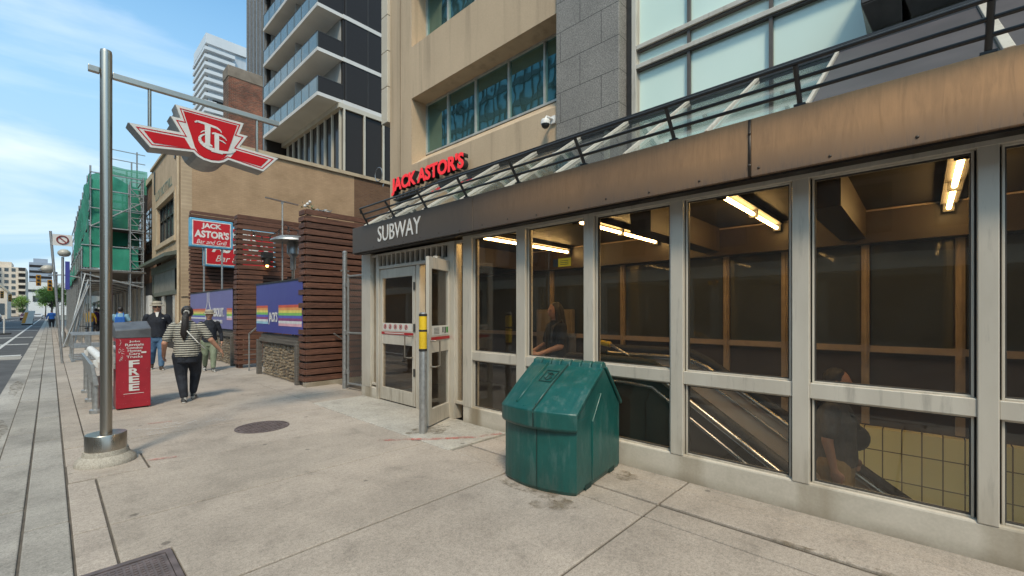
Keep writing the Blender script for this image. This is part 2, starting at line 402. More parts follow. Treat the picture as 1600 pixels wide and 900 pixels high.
M['wood']=_wood()
M['grey_wood']=solid('weathered_grey_wood',(.13,.115,.10),.85,c2=(.075,.066,.058),scale=4,stretch=(1,.4,8),bmp=.4,bscale=20)
# ------------------------------------------------------------------ setting: ground, road, kerb, pavement
MBg=MB().box(-700,4.05,-300,1500,-.6,-.20).box(6.3,700,-300,1500,-.6,-.20).box(4.05,6.3,3.05,1500,-.6,-.20).box(4.05,6.3,-300,-4,-.6,-.20); tag(MBg.build('ground',M['ground']),kind='structure')
tag(MB().box(-13.5,-.62,-40,900,-.19,-.125).build('road',M['asphalt'],),kind='structure')
tag(MB().box(-.665,-.35,-40,300,-.18,-.112).build('gutter_strip',M['gutter']),kind='structure')
tag(MB().box(-18.5,-13.5,-40,900,-.19,.0).build('far_pavement',M['walk']),kind='structure')
mk=MB()
y=6.0
mk.box(-1.62,-1.50,4,260,-.124,-.119)
for yy in (24.5,33.0,42.0,58.0,72.0): mk.box(-9.5,-.75,yy,yy+.55,-.124,-.1195)
for k in range(30): mk.box(-5.2,-5.08,10+k*7,12.6+k*7,-.124,-.119)
tag(mk.build('road_markings',M['paint_white']),kind='structure')
tag(MB().box(-9.6,-.7,24.3-1.6,24.3,-.1245,-.1205).build('road_patch',M['gutter']),kind='structure')
# kerb granite: two bands of long stones
kb=MB()
def stones(x0,x1,off,z0,z1,gap=.014):
    y=-12+off
    r=random.Random(int(off*100)+3)
    while y<95:
        l=r.choice((1.25,1.5,1.75,1.62)); kb.box(x0+gap/2,x1-gap/2,y+gap,y+l-gap/2,-.18,z1+r.uniform(-.004,.004)); y+=l
stones(-.355,-.13,0.1,0,-.002); stones(-.13,.10,.73,0,0)
tag(kb.build('kerb',M['granite_kerb'],bevel=.008),kind='structure')
# pavement: slabs with real open joints over a dirt bed
tag(MB().box(-.36,3.94,-14,120,-.19,-.014).box(3.94,9,7.26,120,-.19,-.014).build('pavement_bed',M['joint']),kind='structure')
pv=MB(); r=random.Random(5)
ys=[1.5+1.335*k for k in range(-9,80)]
def slab(x0,x1,y0,y1,g=.0055,gy=.0025):
    dz=r.uniform(-.003,.002)
    pv.box(x0+g,x1-g,y0+g+gy,y1-g-gy,-.15,dz)
def lslab(P):
    dz=r.uniform(-.003,.002); pv.prism(poly_offset(P,.0068),lambda x,y,z:(x,y,z),-.15,dz)
PADX0,PADX1,PADY0,PADY1=.10,.665,5.44,6.08
for a,b in zip(ys,ys[1:]):
    # narrow service strip beside the kerb
    segs=[(a,b)]
    out=[]
    for s in segs:
        if s[1]<=3.49 or s[0]>=PADY1: out.append(s)
        else:
            if s[0]<PADY0: out.append((max(s[0],3.49) if s[0]<3.49 else s[0],min(s[1],PADY0)))
            if s[1]>PADY1: out.append((PADY1,s[1]))
    for s in out:
        if s[1]<=3.49 and s[1]>1.2: continue
        slab(.10,.285,s[0],s[1],.007)
    # main slabs
    if b<PADY0+.05 or a>PADY1: x0=.285
    else: x0=.285
    if a<3.49 and b>1.2:
        (lslab([(.53,a),(3.0,a),(3.0,b),(.285,b),(.285,3.49),(.53,3.49)]) if b>3.49 else slab(.53,3.0,a,b))
    elif a<PADY1 and b>PADY0:
        if b<PADY1: lslab([(.285,a),(3.0,a),(3.0,b),(PADX1,b),(PADX1,PADY0),(.285,PADY0)])
        else: lslab([(PADX1,a),(3.0,a),(3.0,b),(.285,b),(.285,PADY1),(PADX1,PADY1)])
    else: slab(.285,3.0,a,b)
    # strip beside the buildings
    if b<=1.51: pass
    elif b<=3.72: slab(3.0,3.25,a,b); slab(3.265,3.62,a,b); slab(3.62,3.93,a,b)
    elif a<3.72: slab(3.0,3.25,a,3.72); slab(3.265,3.62,a,3.72); slab(3.62,3.93,a,3.72); 
    elif a>=7.3: slab(3.0,4.15,a,b)
    elif b>7.3: slab(3.0,4.15,7.3,b)
slab(3.0,3.245,-10,1.5); slab(3.275,3.62,-10,1.5); slab(3.62,3.93,-10,1.5); slab(PADX0,PADX1,PADY0,PADY1,.012); slab(.10,.53,.165,1.2)
tag(pv.build('pavement',M['walk'],bevel=.006),kind='structure')
dp=MB(); dp.box(2.96,3.90,3.74,7.28,-.15,.012)
tag(dp.build('doorstep_pavement',M['pad'],bevel=.008),kind='structure')
# red sprayed line and white chalk survey marks (flat painted marks on the pavement)
pm=MB()
def streak(pts,w,z,m=0):
    for (x0,y0),(x1,y1) in zip(pts,pts[1:]):
        d=Vector((x1-x0,y1-y0)).normalized(); n=Vector((-d.y,d.x))*w/2
        pm.quad((x0-n.x,y0-n.y,z),(x1-n.x,y1-n.y,z),(x1+n.x,y1+n.y,z),(x0+n.x,y0+n.y,z),m)
def spray(name,c,th):
    m,t,p=nt(name); v=world_pos(t); f=noise_(t,v,9,10,.72)
    p.inputs['Base Color'].default_value=c+(1,); p.inputs['Roughness'].default_value=.9
    L(t,ramp(t,f,[(th,0.0),(th+.22,.7)]),p.inputs['Alpha']); return m
M['spray_red']=spray('faded_red_spray',(.50,.14,.11),.40)
M['spray_white']=spray('faded_white_spray',(.75,.73,.70),.42)
M['wet']=spray('damp_brown_stain',(.19,.15,.10),.44)
streak([(2.9,4.35),(3.2,4.07),(3.5,3.86),(3.8,3.76)],.07,.0165); streak([(2.62,4.62),(2.95,4.36)],.05,.006)
streak([(.67,5.7),(.9,5.62)],.05,.006); streak([(.9,7.55),(1.15,7.5)],.05,.006)
streak([(.75,7.3),(.95,7.15),(1.2,7.1)],.03,.006,1)
for k,(x,y) in enumerate([(1.02,7.35),(1.22,7.28),(1.45,7.2),(1.6,7.12),(.82,6.95)]):
    streak([(x,y),(x+.1,y+.12),(x+.16,y),(x+.04,y-.06)],.02,.006,1)
    streak([(x,y-.1),(x+.18,y-.08)],.02,.006,1)
tag(pm.build('painted_marks',[M['spray_red'],M['spray_white']],fix=False),kind='structure')
ws=MB()
def blob(cx,cy,rx,ry,z,seed):
    q=random.Random(seed); n=20
    pts=[(cx+rx*math.cos(6.283*i/n)*q.uniform(.65,1.1),cy+ry*math.sin(6.283*i/n)*q.uniform(.65,1.1),z) for i in range(n)]
    ws.add([(cx,cy,z)]+pts,[(0,1+i,1+(i+1)%n) for i in range(n)])
blob(2.80,2.42,.10,.42,.005,4); blob(2.60,2.18,.07,.09,.0052,5); blob(2.72,2.05,.12,.14,.0054,6)
for k,(x,y,a,b) in enumerate([(3.6,2.0,.12,.2),(3.3,4.55,.3,.25),(3.27,.35,.05,.5),(-.5,9,.1,1.2),(-.48,6,.09,.7),(-.5,14,.1,1.5)]): blob(x,y,a,b,.0165 if 3.74<y<7 and x>2.9 else (-.108 if x<0 else .0056),20+k)
tag(ws.build('damp_stains',M['wet'],fix=False),kind='structure')

# ------------------------------------------------------------------ covers in the pavement
M['iron']=solid('cast_iron',(.19,.15,.145),.55,.3,c2=(.12,.095,.09),scale=12)
t=thing('manhole_cover',(1.91,6.29,0),'round cast iron manhole cover in the middle of the sidewalk','manhole cover')
MB().lathe([(.315,-.01),(.315,.004),(.295,.006),(.295,-.01)],(1.91,6.29,0),40).build('rim',M['iron'],t)
c=MB().lathe([(.289,-.01),(.289,.003)],(1.91,6.29,0),40)
for i in range(-6,7):
    for j in range(-6,7):
        x,y=i*.044,j*.044
        if math.hypot(x,y)<.265: c.box(1.91+x-.015,1.91+x+.015,6.29+y-.015,6.29+y+.015,.003,.011)
c.build('lid',M['iron'],t)
t=thing('vault_cover',(.3,2.4,0),'rectangular ridged metal utility cover beside the kerb','utility cover')
MB().box(.10,.525,1.22,1.26,-.1,.004).box(.10,.525,3.44,3.48,-.1,.004).box(.10,.13,1.26,3.44,-.1,.004).box(.495,.525,1.26,3.44,-.1,.004).build('frame',M['iron'],t)
for k in range(2):
    y0=1.265+k*1.088; p=MB().box(.133,.492,y0,y0+1.08,-.02,.0)
    for j in range(11):
        for i in range(34): p.box(.145+j*.031,.163+j*.031,y0+.02+i*.031,y0+.038+i*.031,0,.005)
    p.build('plate',M['iron'],t)

# ------------------------------------------------------------------ subway entrance
SX=3.92
sub=thing('subway_entrance',(3.92,3.0,0),'low glazed subway entrance with aluminium frames under a weathered bronze fascia','entrance building')
pl=MB().box(3.86,4.02,-4.0,4.56,-.15,.232).box(3.86,4.02,6.86,7.38,-.15,.20)
pl.build('plinth',M['plinth'],sub,bevel=.015)
COLS=[(7.36,7.05),(4.549,4.375),(3.564,3.42),(2.597,2.477),(1.66,1.545),(.718,.607),(-.245,-.336),(-1.195,-1.29),(-2.145,-2.24),(-3.9,-4.0)]
for a,b in COLS:
    cb=MB().box(3.855,4.0,b,a,(.19 if a>7 else .222),2.53)
    cb.build('column',M['alu'],sub,bevel=.006)
for (a0,b0),(a1,b1) in zip(COLS[1:],COLS[2:]):
    y1,y0=b0,a1
    MB().box(3.866,3.99,y0,y1,.862,.975).build('transom',M['alu'],sub,bevel=.005)
    fr=MB()
    for z0,z1 in ((.232,.862),(.975,2.50)):
        w=.013; g_=.011
        fr.box(3.895,3.95,y0+g_,y0+g_+w,z0,z1); fr.box(3.895,3.95,y1-g_-w,y1-g_,z0,z1)
        fr.box(3.897,3.948,y0+g_+w,y1-g_-w,z0,z0+w); fr.box(3.897,3.948,y0+g_+w,y1-g_-w,z1-w,z1)
    fr.build('glazing_frame',M['alu'],sub,bevel=.003)
    gk=MB()
    for z0,z1 in ((.246,.848),(.989,2.486)):
        w=.007
        gk.box(3.93,3.96,y0,y0+.0105,z0-.02,z1+.02); gk.box(3.93,3.96,y1-.0105,y1,z0-.02,z1+.02)
        gk.box(3.905,3.935,y0+.0245,y0+.0245+w,z0,z1); gk.box(3.905,3.935,y1-.0245-w,y1-.0245,z0,z1)
        gk.box(3.906,3.934,y0+.031,y1-.031,z0,z0+w); gk.box(3.906,3.934,y0+.031,y1-.031,z1-w,z1)
    gk.build('gasket',M['alu_dark'],sub)
    for z0,z1 in ((.250,.844),(.993,2.482)):
        MB().box(3.915,3.923,y0+.028,y1-.028,z0,z1).build('window_pane',M['glass'],sub)
MB().box(3.85,4.03,-4,4.55,2.50,2.53).build('head_rail',M['alu'],sub)
# sidelights either side of the doors
for y0,y1 in ((6.862,7.05),(4.565,4.745)):
    fr=MB().box(3.88,3.97,y0,y0+.02,.23,2.5).box(3.88,3.97,y1-.02,y1,.23,2.5).box(3.882,3.968,y0+.02,y1-.02,.23,.27).box(3.882,3.968,y0+.02,y1-.02,2.46,2.5)
    fr.build('sidelight_frame',M['alu'],sub,bevel=.003)
    MB().box(3.915,3.923,y0+.02,y1-.02,.27,2.46).build('window_pane',M['glass'],sub)
# door frame
df=MB().box(3.86,4.0,6.78,6.862,.012,2.5).box(3.86,4.0,4.745,4.865,.012,2.5).box(3.865,3.99,4.865,6.78,2.235,2.285).box(3.865,3.99,4.865,6.78,2.47,2.5).box(3.88,3.99,5.60,5.70,.012,2.235)
df.build('door_frame',M['alu'],sub,bevel=.004)
gr=MB().box(3.965,3.975,4.865,6.78,2.285,2.47)
gr.build('louvre_backing',M['soffit'],sub)
for k in range(14):
    y=4.93+k*.137; MB().box(3.90,3.96,y-.018,y+.018,2.285,2.47).build('louvre_blade',M['alu'],sub)

M['sticker']=solid('white_sticker',(.62,.61,.58),.4,c2=(.55,.54,.51))
M['sticker_red']=solid('red_strip',(.42,.02,.025),.4)
M['sticker_dark']=solid('dark_icon',(.03,.03,.03),.5)
M['sticker_green']=solid('green_icon',(.05,.28,.05),.5)
M['sticker_yellow']=solid('yellow_label',(.75,.5,.02),.5)
def door_leaf(hinge,free,kind):
    h=Vector((hinge[0],hinge[1],0));f=Vector((free[0],free[1],0)); W=(f-h).length
    d=(f-h).normalized()                       # along the leaf
    n=Vector((-d.y,d.x,0))                     # outward or inward
    if (kind=='closed' and n.x>0) or (kind=='open' and n.y>0): n=-n
    def P(a,o,z): return h+d*a+n*o+Vector((0,0,z))
    def bx(mb,a0,a1,o0,o1,z0,z1,m=0):
        mb.hexa([P(a0,o0,z0),P(a1,o0,z0),P(a1,o1,z0),P(a0,o1,z0)],[P(a0,o0,z1),P(a1,o0,z1),P(a1,o1,z1),P(a0,o1,z1)],m)
    s=.075; zt=2.225; o=.024
    lf=MB()
    bx(lf,0,s,-o,o,.03,zt); bx(lf,W-s,W,-o,o,.03,zt); bx(lf,s,W-s,-o,o,zt-.15,zt); bx(lf,s,W-s,-o,o,.03,.24)
    bx(lf,s,W-s,-o+.006,o-.006,.97,1.32)
    leaf=lf.build('door',M['alu'],sub,bevel=.004)
    for z0,z1 in ((.24,.97),(1.32,zt-.15)):
        g=MB(); bx(g,s,W-s,-.004,.004,z0,z1); g.build('glass',M['glass'],leaf)
    st=MB()
    so=o-.004
    bx(st,s+.01,W-s-.01,so-.002,so+.001,1.195,1.318,0)
    bx(st,s-.03,W-s+.02,o,o+.002,1.135,1.175,1)
    if kind=='closed':
        for k in range(5):
            a=s+.17+(W-2*s-.26)*k/4
            c=P(a,so+.002,1.262); st.tube([c+d*(.036*math.cos(t*.524))+Vector((0,0,.036*math.sin(t*.524))) for t in range(12)],.0055,5,1,closed=True)
            st.bar(c-d*.024+Vector((0,0,.024)),c+d*.024-Vector((0,0,.024)),.006,.006,n,1)
            bx(st,a-.012,a+.012,so+.001,so+.004,1.245,1.28,2)
        bx(st,s+.22,W-s-.08,o+.002,o+.003,1.148,1.163,0)
    else:
        bx(st,s+.02,s+.07,so+.001,so+.003,1.22,1.30,3)
        bx(st,s+.085,s+.12,so+.001,so+.003,1.215,1.30,2); bx(st,s+.15,s+.18,so+.001,so+.003,1.225,1.30,2)
        for k in range(5): bx(st,W-s-.20,W-s-.06,so+.001,so+.003,1.215+k*.018,1.220+k*.018,2)
    st.build('notice_strip',[M['sticker'],M['sticker_red'],M['sticker_dark'],M['sticker_green']],leaf)
    a=W-s*.55 if kind=='open' else s*.6
    a2=a-.11 if kind=='open' else a+.12
    hd=MB(); hd.tube([P(a,o,1.13),P(a,o+.07,1.13),P(a2,o+.075,1.125),P(a2,o+.075,.80),P(a,o+.07,.795),P(a,o,.795)],.011,8)
    hd.build('handle',M['steel'],leaf,smooth=60)
    if kind=='closed':
        hg=MB()
        for z in (.5,1.2,1.85): bx(hg,-.012,.03,o,o+.012,z,z+.12)
        hg.build('hinge',M['alu_dark'],leaf)
    return leaf
door_leaf((3.905,5.725),(3.905,6.765),'closed')
door_leaf((3.90,4.89),(3.335,4.64),'open')
cl=MB().bar((3.86,5.0,2.26),(3.62,4.86,2.25),.05,.05).bar((3.62,4.86,2.25),(3.55,4.74,2.24),.03,.02); cl.build('door_closer',M['alu'],sub)
# fascia and roof edge
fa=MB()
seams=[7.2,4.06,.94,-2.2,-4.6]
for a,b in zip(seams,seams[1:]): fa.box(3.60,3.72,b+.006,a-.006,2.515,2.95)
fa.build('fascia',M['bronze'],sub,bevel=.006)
MB().box(3.615,3.70,-4.6,7.195,2.52,2.945).build('fascia_backing',M['soffit'],sub)
sm=MB()
for y in (.94,):
    sm.box(3.5935,3.599,y-.009,y+.009,2.52,2.945)
for k in range(26):
    y=6.9-k*.43; sm.lathe([(.009,0),(.009,.004),(.005,.008)],(3.60,y,2.545),8,axis='x') if False else sm.ell((3.599,y,2.552+.01*((k*7)%3)),.006,.010,.010,8,5)
for z in (2.60,2.84): sm.ell((3.592,.94,z),.008,.013,.013,8,5)
sm.build('fascia_bolt',solid('dark_bronze_fixing',(.07,.055,.045),.5,.4),sub,smooth=True)
MB().box(3.722,4.06,-4.6,7.3,2.532,2.60).box(3.63,3.72,-4.6,7.19,2.50,2.514).build('soffit',M['soffit'],sub)
lettering('station_lettering','SUBWAY',(3.598,5.75,2.745),(0,-1,0),1.17,.245,.006,M['white_paint'],sub,bold=.004)
M['roof_grey']=solid('pale_roof_membrane',(.34,.33,.31),.8,c2=(.25,.24,.23),scale=2)
MB().box(3.74,6.38,-4.6,7.25,2.70,2.90).build('roof',M['roof_grey'],sub)
# interior shell
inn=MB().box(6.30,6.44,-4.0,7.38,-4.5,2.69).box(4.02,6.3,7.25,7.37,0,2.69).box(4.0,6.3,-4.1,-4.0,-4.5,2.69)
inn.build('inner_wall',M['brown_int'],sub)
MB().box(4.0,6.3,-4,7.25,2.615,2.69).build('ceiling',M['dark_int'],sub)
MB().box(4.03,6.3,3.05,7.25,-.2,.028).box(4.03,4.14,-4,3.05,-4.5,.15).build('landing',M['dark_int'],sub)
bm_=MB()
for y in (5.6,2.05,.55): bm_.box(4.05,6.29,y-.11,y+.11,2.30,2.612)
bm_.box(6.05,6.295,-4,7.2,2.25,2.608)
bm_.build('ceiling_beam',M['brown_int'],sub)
rl=MB()
for y in (4.9,3.47,1.92,1.24,.46,-.28,-1.0,-1.7): rl.box(6.24,6.298,y-.035,y+.035,.26,2.25); rl.box(6.22,6.24,y-.012,y+.012,.9,2.6)
rl.box(6.25,6.296,-4,7.2,1.06,1.13)
rl.box(6.04,6.05,-4,7.2,2.585,2.60)
rl.build('inner_mullion',M['tan_rail'],sub)
pn=MB()
for a,b in ((7.2,4.95),(4.85,3.52),(3.42,1.97),(1.87,.51),(.41,-.23),(-.33,-1.65)):
    pn.box(6.27,6.285,b,a,1.13,2.25)
pn.build('dark_back_panel',M['shop_glass'],sub)
MB().box(6.12,6.2,4.35,5.15,.03,1.55).box(6.10,6.118,4.4,5.1,.1,1.5).build('cabinet',solid('beige_cabinet',(.26,.21,.15),.5),sub,bevel=.01)
# yellow tiled stairwell wall
def _tile():
    m,t,p=nt('yellow_wall_tiles'); p.inputs['Roughness'].default_value=.25
    g=t.nodes.new('ShaderNodeNewGeometry'); sx=t.nodes.new('ShaderNodeSeparateXYZ'); cx=t.nodes.new('ShaderNodeCombineXYZ'); L(t,g.outputs['Position'],sx.inputs[0])
    L(t,sx.outputs['Y'],cx.inputs[0]); L(t,sx.outputs['Z'],cx.inputs[1])
    k=t.nodes.new('ShaderNodeTexBrick'); k.offset=0; k.inputs['Scale'].default_value=1; k.inputs['Brick Width'].default_value=.155; k.inputs['Row Height'].default_value=.30; k.inputs['Mortar Size'].default_value=.006
    k.inputs['Color1'].default_value=(.90,.78,.36,1); k.inputs['Color2'].default_value=(.84,.72,.33,1); k.inputs['Mortar'].default_value=(.16,.12,.06,1)
    L(t,cx.outputs[0],k.inputs['Vector']); L(t,k.outputs['Color'],p.inputs['Base Color']); return m
M['tile']=_tile()
MB().box(6.18,6.296,-4,3.0,-4.5,.235).build('tiled_wall',M['tile'],sub)
# stickers on the glazing
sk=MB().box(3.910,3.9135,2.80,2.97,2.01,2.10,0).box(3.909,3.9125,2.975,3.04,2.01,2.10,1)
for z in (2.03,2.05,2.07): sk.box(3.909,3.9098,2.83,2.94,z,z+.006,1)
sk.build('window_label',[M['sticker_yellow'],M['sticker_dark']],sub)

M['tube']=emit('fluorescent_tube',(1.0,.63,.23),30.0)
lab=['fluorescent tube light nearest the subway doors, behind the first two windows','fluorescent tube light seen behind the third window from the doors','fluorescent tube light seen behind the fourth window from the doors','fluorescent tube light seen end on at the right edge of the fifth window']
src=None
for k,(y,l) in enumerate(zip((4.35,2.80,1.27,-.19),lab)):
    if src is None:
        src=thing('fluorescent_light',(5.0,y,2.615),l,'ceiling light','fluorescent lights inside the entrance')
        MB().box(4.0,6.0,y-.06,y+.06,2.555,2.612).build('housing',M['dark_int'],src)
        for x in (4.02,5.02): MB().tube([(x,y,2.515),(x+.96,y,2.515)],.018,10).build('tube',M['tube'],src,smooth=60)
        MB().box(4.0,4.02,y-.04,y+.04,2.48,2.556).box(4.985,5.015,y-.04,y+.04,2.48,2.556).box(5.98,6.0,y-.04,y+.04,2.48,2.556).build('lamp_holder',M['alu_dark'],src)
    else:
        c=copy_tree(src); c.location=(5.0,y,2.615); c['label']=l
# escalator
esc=thing('escalator',(5.0,3.0,.028),'steel escalator going down behind the lower subway windows','escalator')
def rail_z(y): return .668+.655*(y-1.72)
M['beige_steel']=solid('beige_steel_panel',(.82,.68,.54),.42,.0,c2=(.70,.57,.45),scale=2)
for X,off,lbl in ((4.5,0,0),(5.5,.12,1)):
    y0=2.15; zt=.95+off*.4
    def rz(y): return min(zt,rail_z(y)+off)
    b=MB()
    yy=[3.25,2.4,2.12,1.9]+[1.6-.5*k for k in range(11)]
    top=[(y,rz(y)-.05) for y in yy]; bot=[(y,(rz(y)-.92) if y<2.2 else .03) for y in yy]
    for i in range(len(yy)-1):
        b.hexa([(X-.02,yy[i+1],bot[i+1][1]),(X+.02,yy[i+1],bot[i+1][1]),(X+.02,yy[i],bot[i][1]),(X-.02,yy[i],bot[i][1])],
               [(X-.02,yy[i+1],top[i+1][1]),(X+.02,yy[i+1],top[i+1][1]),(X+.02,yy[i],top[i][1]),(X-.02,yy[i],top[i][1])])
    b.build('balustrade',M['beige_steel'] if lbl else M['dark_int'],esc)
    h=MB(); pts=[(X,3.28,.62),(X,3.36,.75),(X,3.30,.9)]+[(X,y,rz(y)) for y in yy]
    h.tube(pts,.05,10); h.build('handrail',M['rubber'],esc,smooth=60)
    s=MB(); s.tube([(X-.045,y,rz(y)-.075) for y in yy],.034,8); s.tube([(X-.045,y,rz(y)-.24) for y in yy],.018,8); s.build('handrail_track',M['steel'],esc,smooth=60)
st=MB()
for k in range(16):
    y=2.2-k*.4; z=.03-k*.4*.655; st.box(4.56,5.44,y-.4,y,z-.4,z-.2)
st.build('step',M['steel2'],esc,bevel=.01)
# grab rail with yellow end by the escalator
gb=thing('grab_rail',(4.62,3.35,.028),'short bent steel grab rail with yellow collar behind the third window','grab rail')
MB().tube([(4.75,2.98,.03),(4.75,2.98,1.10),(4.75,2.86,1.13),(4.75,2.55,.98)],.018,8).build('rail',M['steel'],gb,smooth=60)
MB().tube([(4.75,2.93,1.12),(4.75,2.80,1.10)],.034,10).build('collar',M['sticker_yellow'],gb,smooth=60)
# roof railing
rlg=thing('roof_railing',(3.6,3,2.95),'black three bar railing leaning out along the fascia top','railing')
for y in (5.89,5.062,4.2,3.31,2.428,1.527,.625,-.272,-1.2,-2.1,-3.0):
    MB().tube([(3.63,y,2.952),(3.61,y,2.985),(3.462,y,3.172)],.017,8).box(3.60,3.69,y-.035,y+.035,2.950,2.965).build('post',M['black_paint'],rlg,smooth=50)
for x,z in ((3.46,3.185),(3.520,3.105),(3.572,3.035)):
    MB().tube([(x+.05,6.72,z-.06),(x,6.66,z),(x,-4.4,z)],.0135,8).build('bar',M['black_paint'],rlg,smooth=50)
MB().tube([(3.64,6.72,2.952),(3.60,6.70,2.99),(3.46,6.66,3.185)],.014,8).build('post',M['black_paint'],rlg,smooth=50)
# sloped skylight over the stair
sky=thing('sloped_skylight',(4.5,2.5,2.95),'sloping glass roof with pale bars rising from the fascia to the office wall','skylight')
A=(3.72,2.965); B=(5.32,4.05)
def sl(x): return A[1]+(x-A[0])*(B[1]-A[1])/(B[0]-A[0])
ysk=[7.0,6.15,5.3,4.45,3.62,2.86,2.05,1.3,.60,-.36,-1.2,-2.1,-3.0,-4.4]
for y in ysk[:9]:
    MB().bar((A[0],y,A[1]+.02),(B[0],y,B[1]+.02),.026,.035).build('rafter',M['alu'],sky,bevel=.004)
for y in ysk[9:]:
    MB().bar((A[0],y,A[1]+.02),(B[0],y,B[1]+.02),.05,.035).build('rafter',M['alu'],sky,bevel=.004)
for a,b in zip(ysk[:8],ysk[1:9]):
    MB().hexa([(A[0],b+.02,A[1]-.012),(B[0],b+.02,B[1]-.012),(B[0],a-.02,B[1]-.012),(A[0],a-.02,A[1]-.012)],[(A[0],b+.02,A[1]),(B[0],b+.02,B[1]),(B[0],a-.02,B[1]),(A[0],a-.02,A[1])]).build('glass_panel',M['glass_sky'],sky)
M['slate_panel']=solid('slate_metal_panel',(.085,.075,.08),.55,.2,c2=(.06,.055,.06),scale=2.5)
for a,b in zip(ysk[8:],ysk[9:]):
    MB().hexa([(A[0],b+.03,A[1]-.01),(B[0],b+.03,B[1]-.01),(B[0],a-.02,B[1]-.01),(A[0],a-.02,A[1]-.01)],[(A[0],b+.03,A[1]+.012),(B[0],b+.03,B[1]+.012),(B[0],a-.02,B[1]+.012),(A[0],a-.02,A[1]+.012)]).build('metal_panel',M['slate_panel'],sky)
MB().box(5.28,5.38,-4.4,7.02,4.03,4.12).build('ridge_beam',M['black_paint'],sky)
MB().box(3.725,3.80,-4.4,7.1,2.90,2.955).build('curb',M['alu'],sky)
rp=MB()
for y in (6.5,3.2,-.2,-3.6): rp.box(5.30,5.36,y-.03,y+.03,2.9,4.04)
rp.build('prop',M['alu'],sky)
# bollard by the door
bo=thing('bollard',(3.155,4.48,.012),'slim steel bollard with yellow reflective band in front of the open door','bollard')
MB().lathe([(.046,0),(.046,1.46),(.040,1.485),(.01,1.49)],(3.155,4.48,.012),20).build('post',M['steel2'],bo,smooth=50)
MB().lathe([(.0485,1.03),(.0485,1.45)],(3.155,4.48,.012),20).build('reflective_band',M['sticker_yellow'],bo,smooth=50)
for z0,z1 in ((1.01,1.04),(1.25,1.275),(1.44,1.468)): MB().lathe([(.0500,z0),(.0500,z1)],(3.155,4.48,.012),20).build('black_ring',M['rubber'],bo,smooth=50)

# ------------------------------------------------------------------ green grit bin
M['bin']=None
def _binm():
    m,t,p=nt('green_bin_plastic'); v=world_pos(t); a=noise_(t,v,3.5,6,.6); s=noise_(t,world_pos(t,(1,1,.25)),9,8,.7)
    c=ramp(t,a,[(.3,(.004,.062,.056)),(.7,(.008,.088,.078))])
    c=mix(t,ramp(t,s,[(.52,0.0),(.72,.42)]),c,(.13,.19,.18)); 
    g=t.nodes.new('ShaderNodeNewGeometry'); sx=t.nodes.new('ShaderNodeSeparateXYZ'); L(t,g.outputs['Position'],sx.inputs[0])
    zr=t.nodes.new('ShaderNodeMapRange'); zr.inputs[1].default_value=.0; zr.inputs[2].default_value=.28; zr.inputs[3].default_value=.8; zr.inputs[4].default_value=0; L(t,sx.outputs['Z'],zr.inputs[0])
    mu=t.nodes.new('ShaderNodeMath'); mu.operation='MULTIPLY'; L(t,zr.outputs[0],mu.inputs[0]); L(t,ramp(t,s,[(.4,0.0),(.6,.7)]),mu.inputs[1])
    c=mix(t,mu.outputs[0],c,(.035,.045,.035))
    L(t,c,p.inputs['Base Color']); L(t,ramp(t,s,[(.3,.27),(.7,.5)]),p.inputs['Roughness']); bump(t,p,noise_(t,v,7,6,.6),.25,.02); return m
M['bin']=_binm()
M['seam']=solid('dark_seam',(.006,.03,.025),.7)
gb=thing('grit_bin',(3.33,2.4,0),'green plastic grit bin with house shaped lid on the sidewalk in front of the windows','grit bin')
c0=Vector((2.93,2.04,0)); ax=Vector((.992,.125,0)).normalized(); ay=Vector((-.1,.994,0)).normalized()   # ax depth, ay width
D=.885; W=.735
def G(a,b,z): return c0+ax*a+ay*b+Vector((0,0,z))
def bow(f): return -.085*math.sin(math.pi*min(1,max(0,f)))**.8
nb=14
body=MB()
def ring(z,ins=0.0,bw=1.0):
    r=[]
    for i in range(nb+1):
        f=i/nb; r.append(G(ins+bow(f)*bw,ins+(W-2*ins)*f,z))
    r.append(G(D-ins,W-ins,z)); r.append(G(D-ins,ins,z)); return r
body.loft([ring(.0,.012),ring(.03,.0),ring(.60,.0),ring(.63,.004)])
# gables
for b0,b1 in ((.0,.05),(W-.05,W)):
    P=[(.0,.625),(D,.60),(D,.605),(D*.60,1.0),(D*.52,1.0),(0.0,.66)]
    body.prism(P,lambda a,z,d:G(a,d,z),b0+.002,b1-.002)
body.build('body',M['bin'],gb,bevel=.012,seg=3)
ft=MB()
ft.prism([(.16,.05),(.50,.05),(.50,.56),(.33,.78),(.16,.56)],lambda a,z,d:G(a+.12,d,z),-.012,.002)
ft.build('side_panel',M['bin'],gb,bevel=.004)
MB().prism([(.15,.0),(.27,.0),(.27,.045),(.15,.045)],lambda a,z,d:G(a,d,z),-.003,.001).prism([(.64,.0),(.76,.0),(.76,.045),(.64,.045)],lambda a,z,d:G(a,d,z),-.003,.001).build('fork_slot_shade',M['seam'],gb)  # flush dark plates stand in for the shadow inside the base notches
lid=MB()
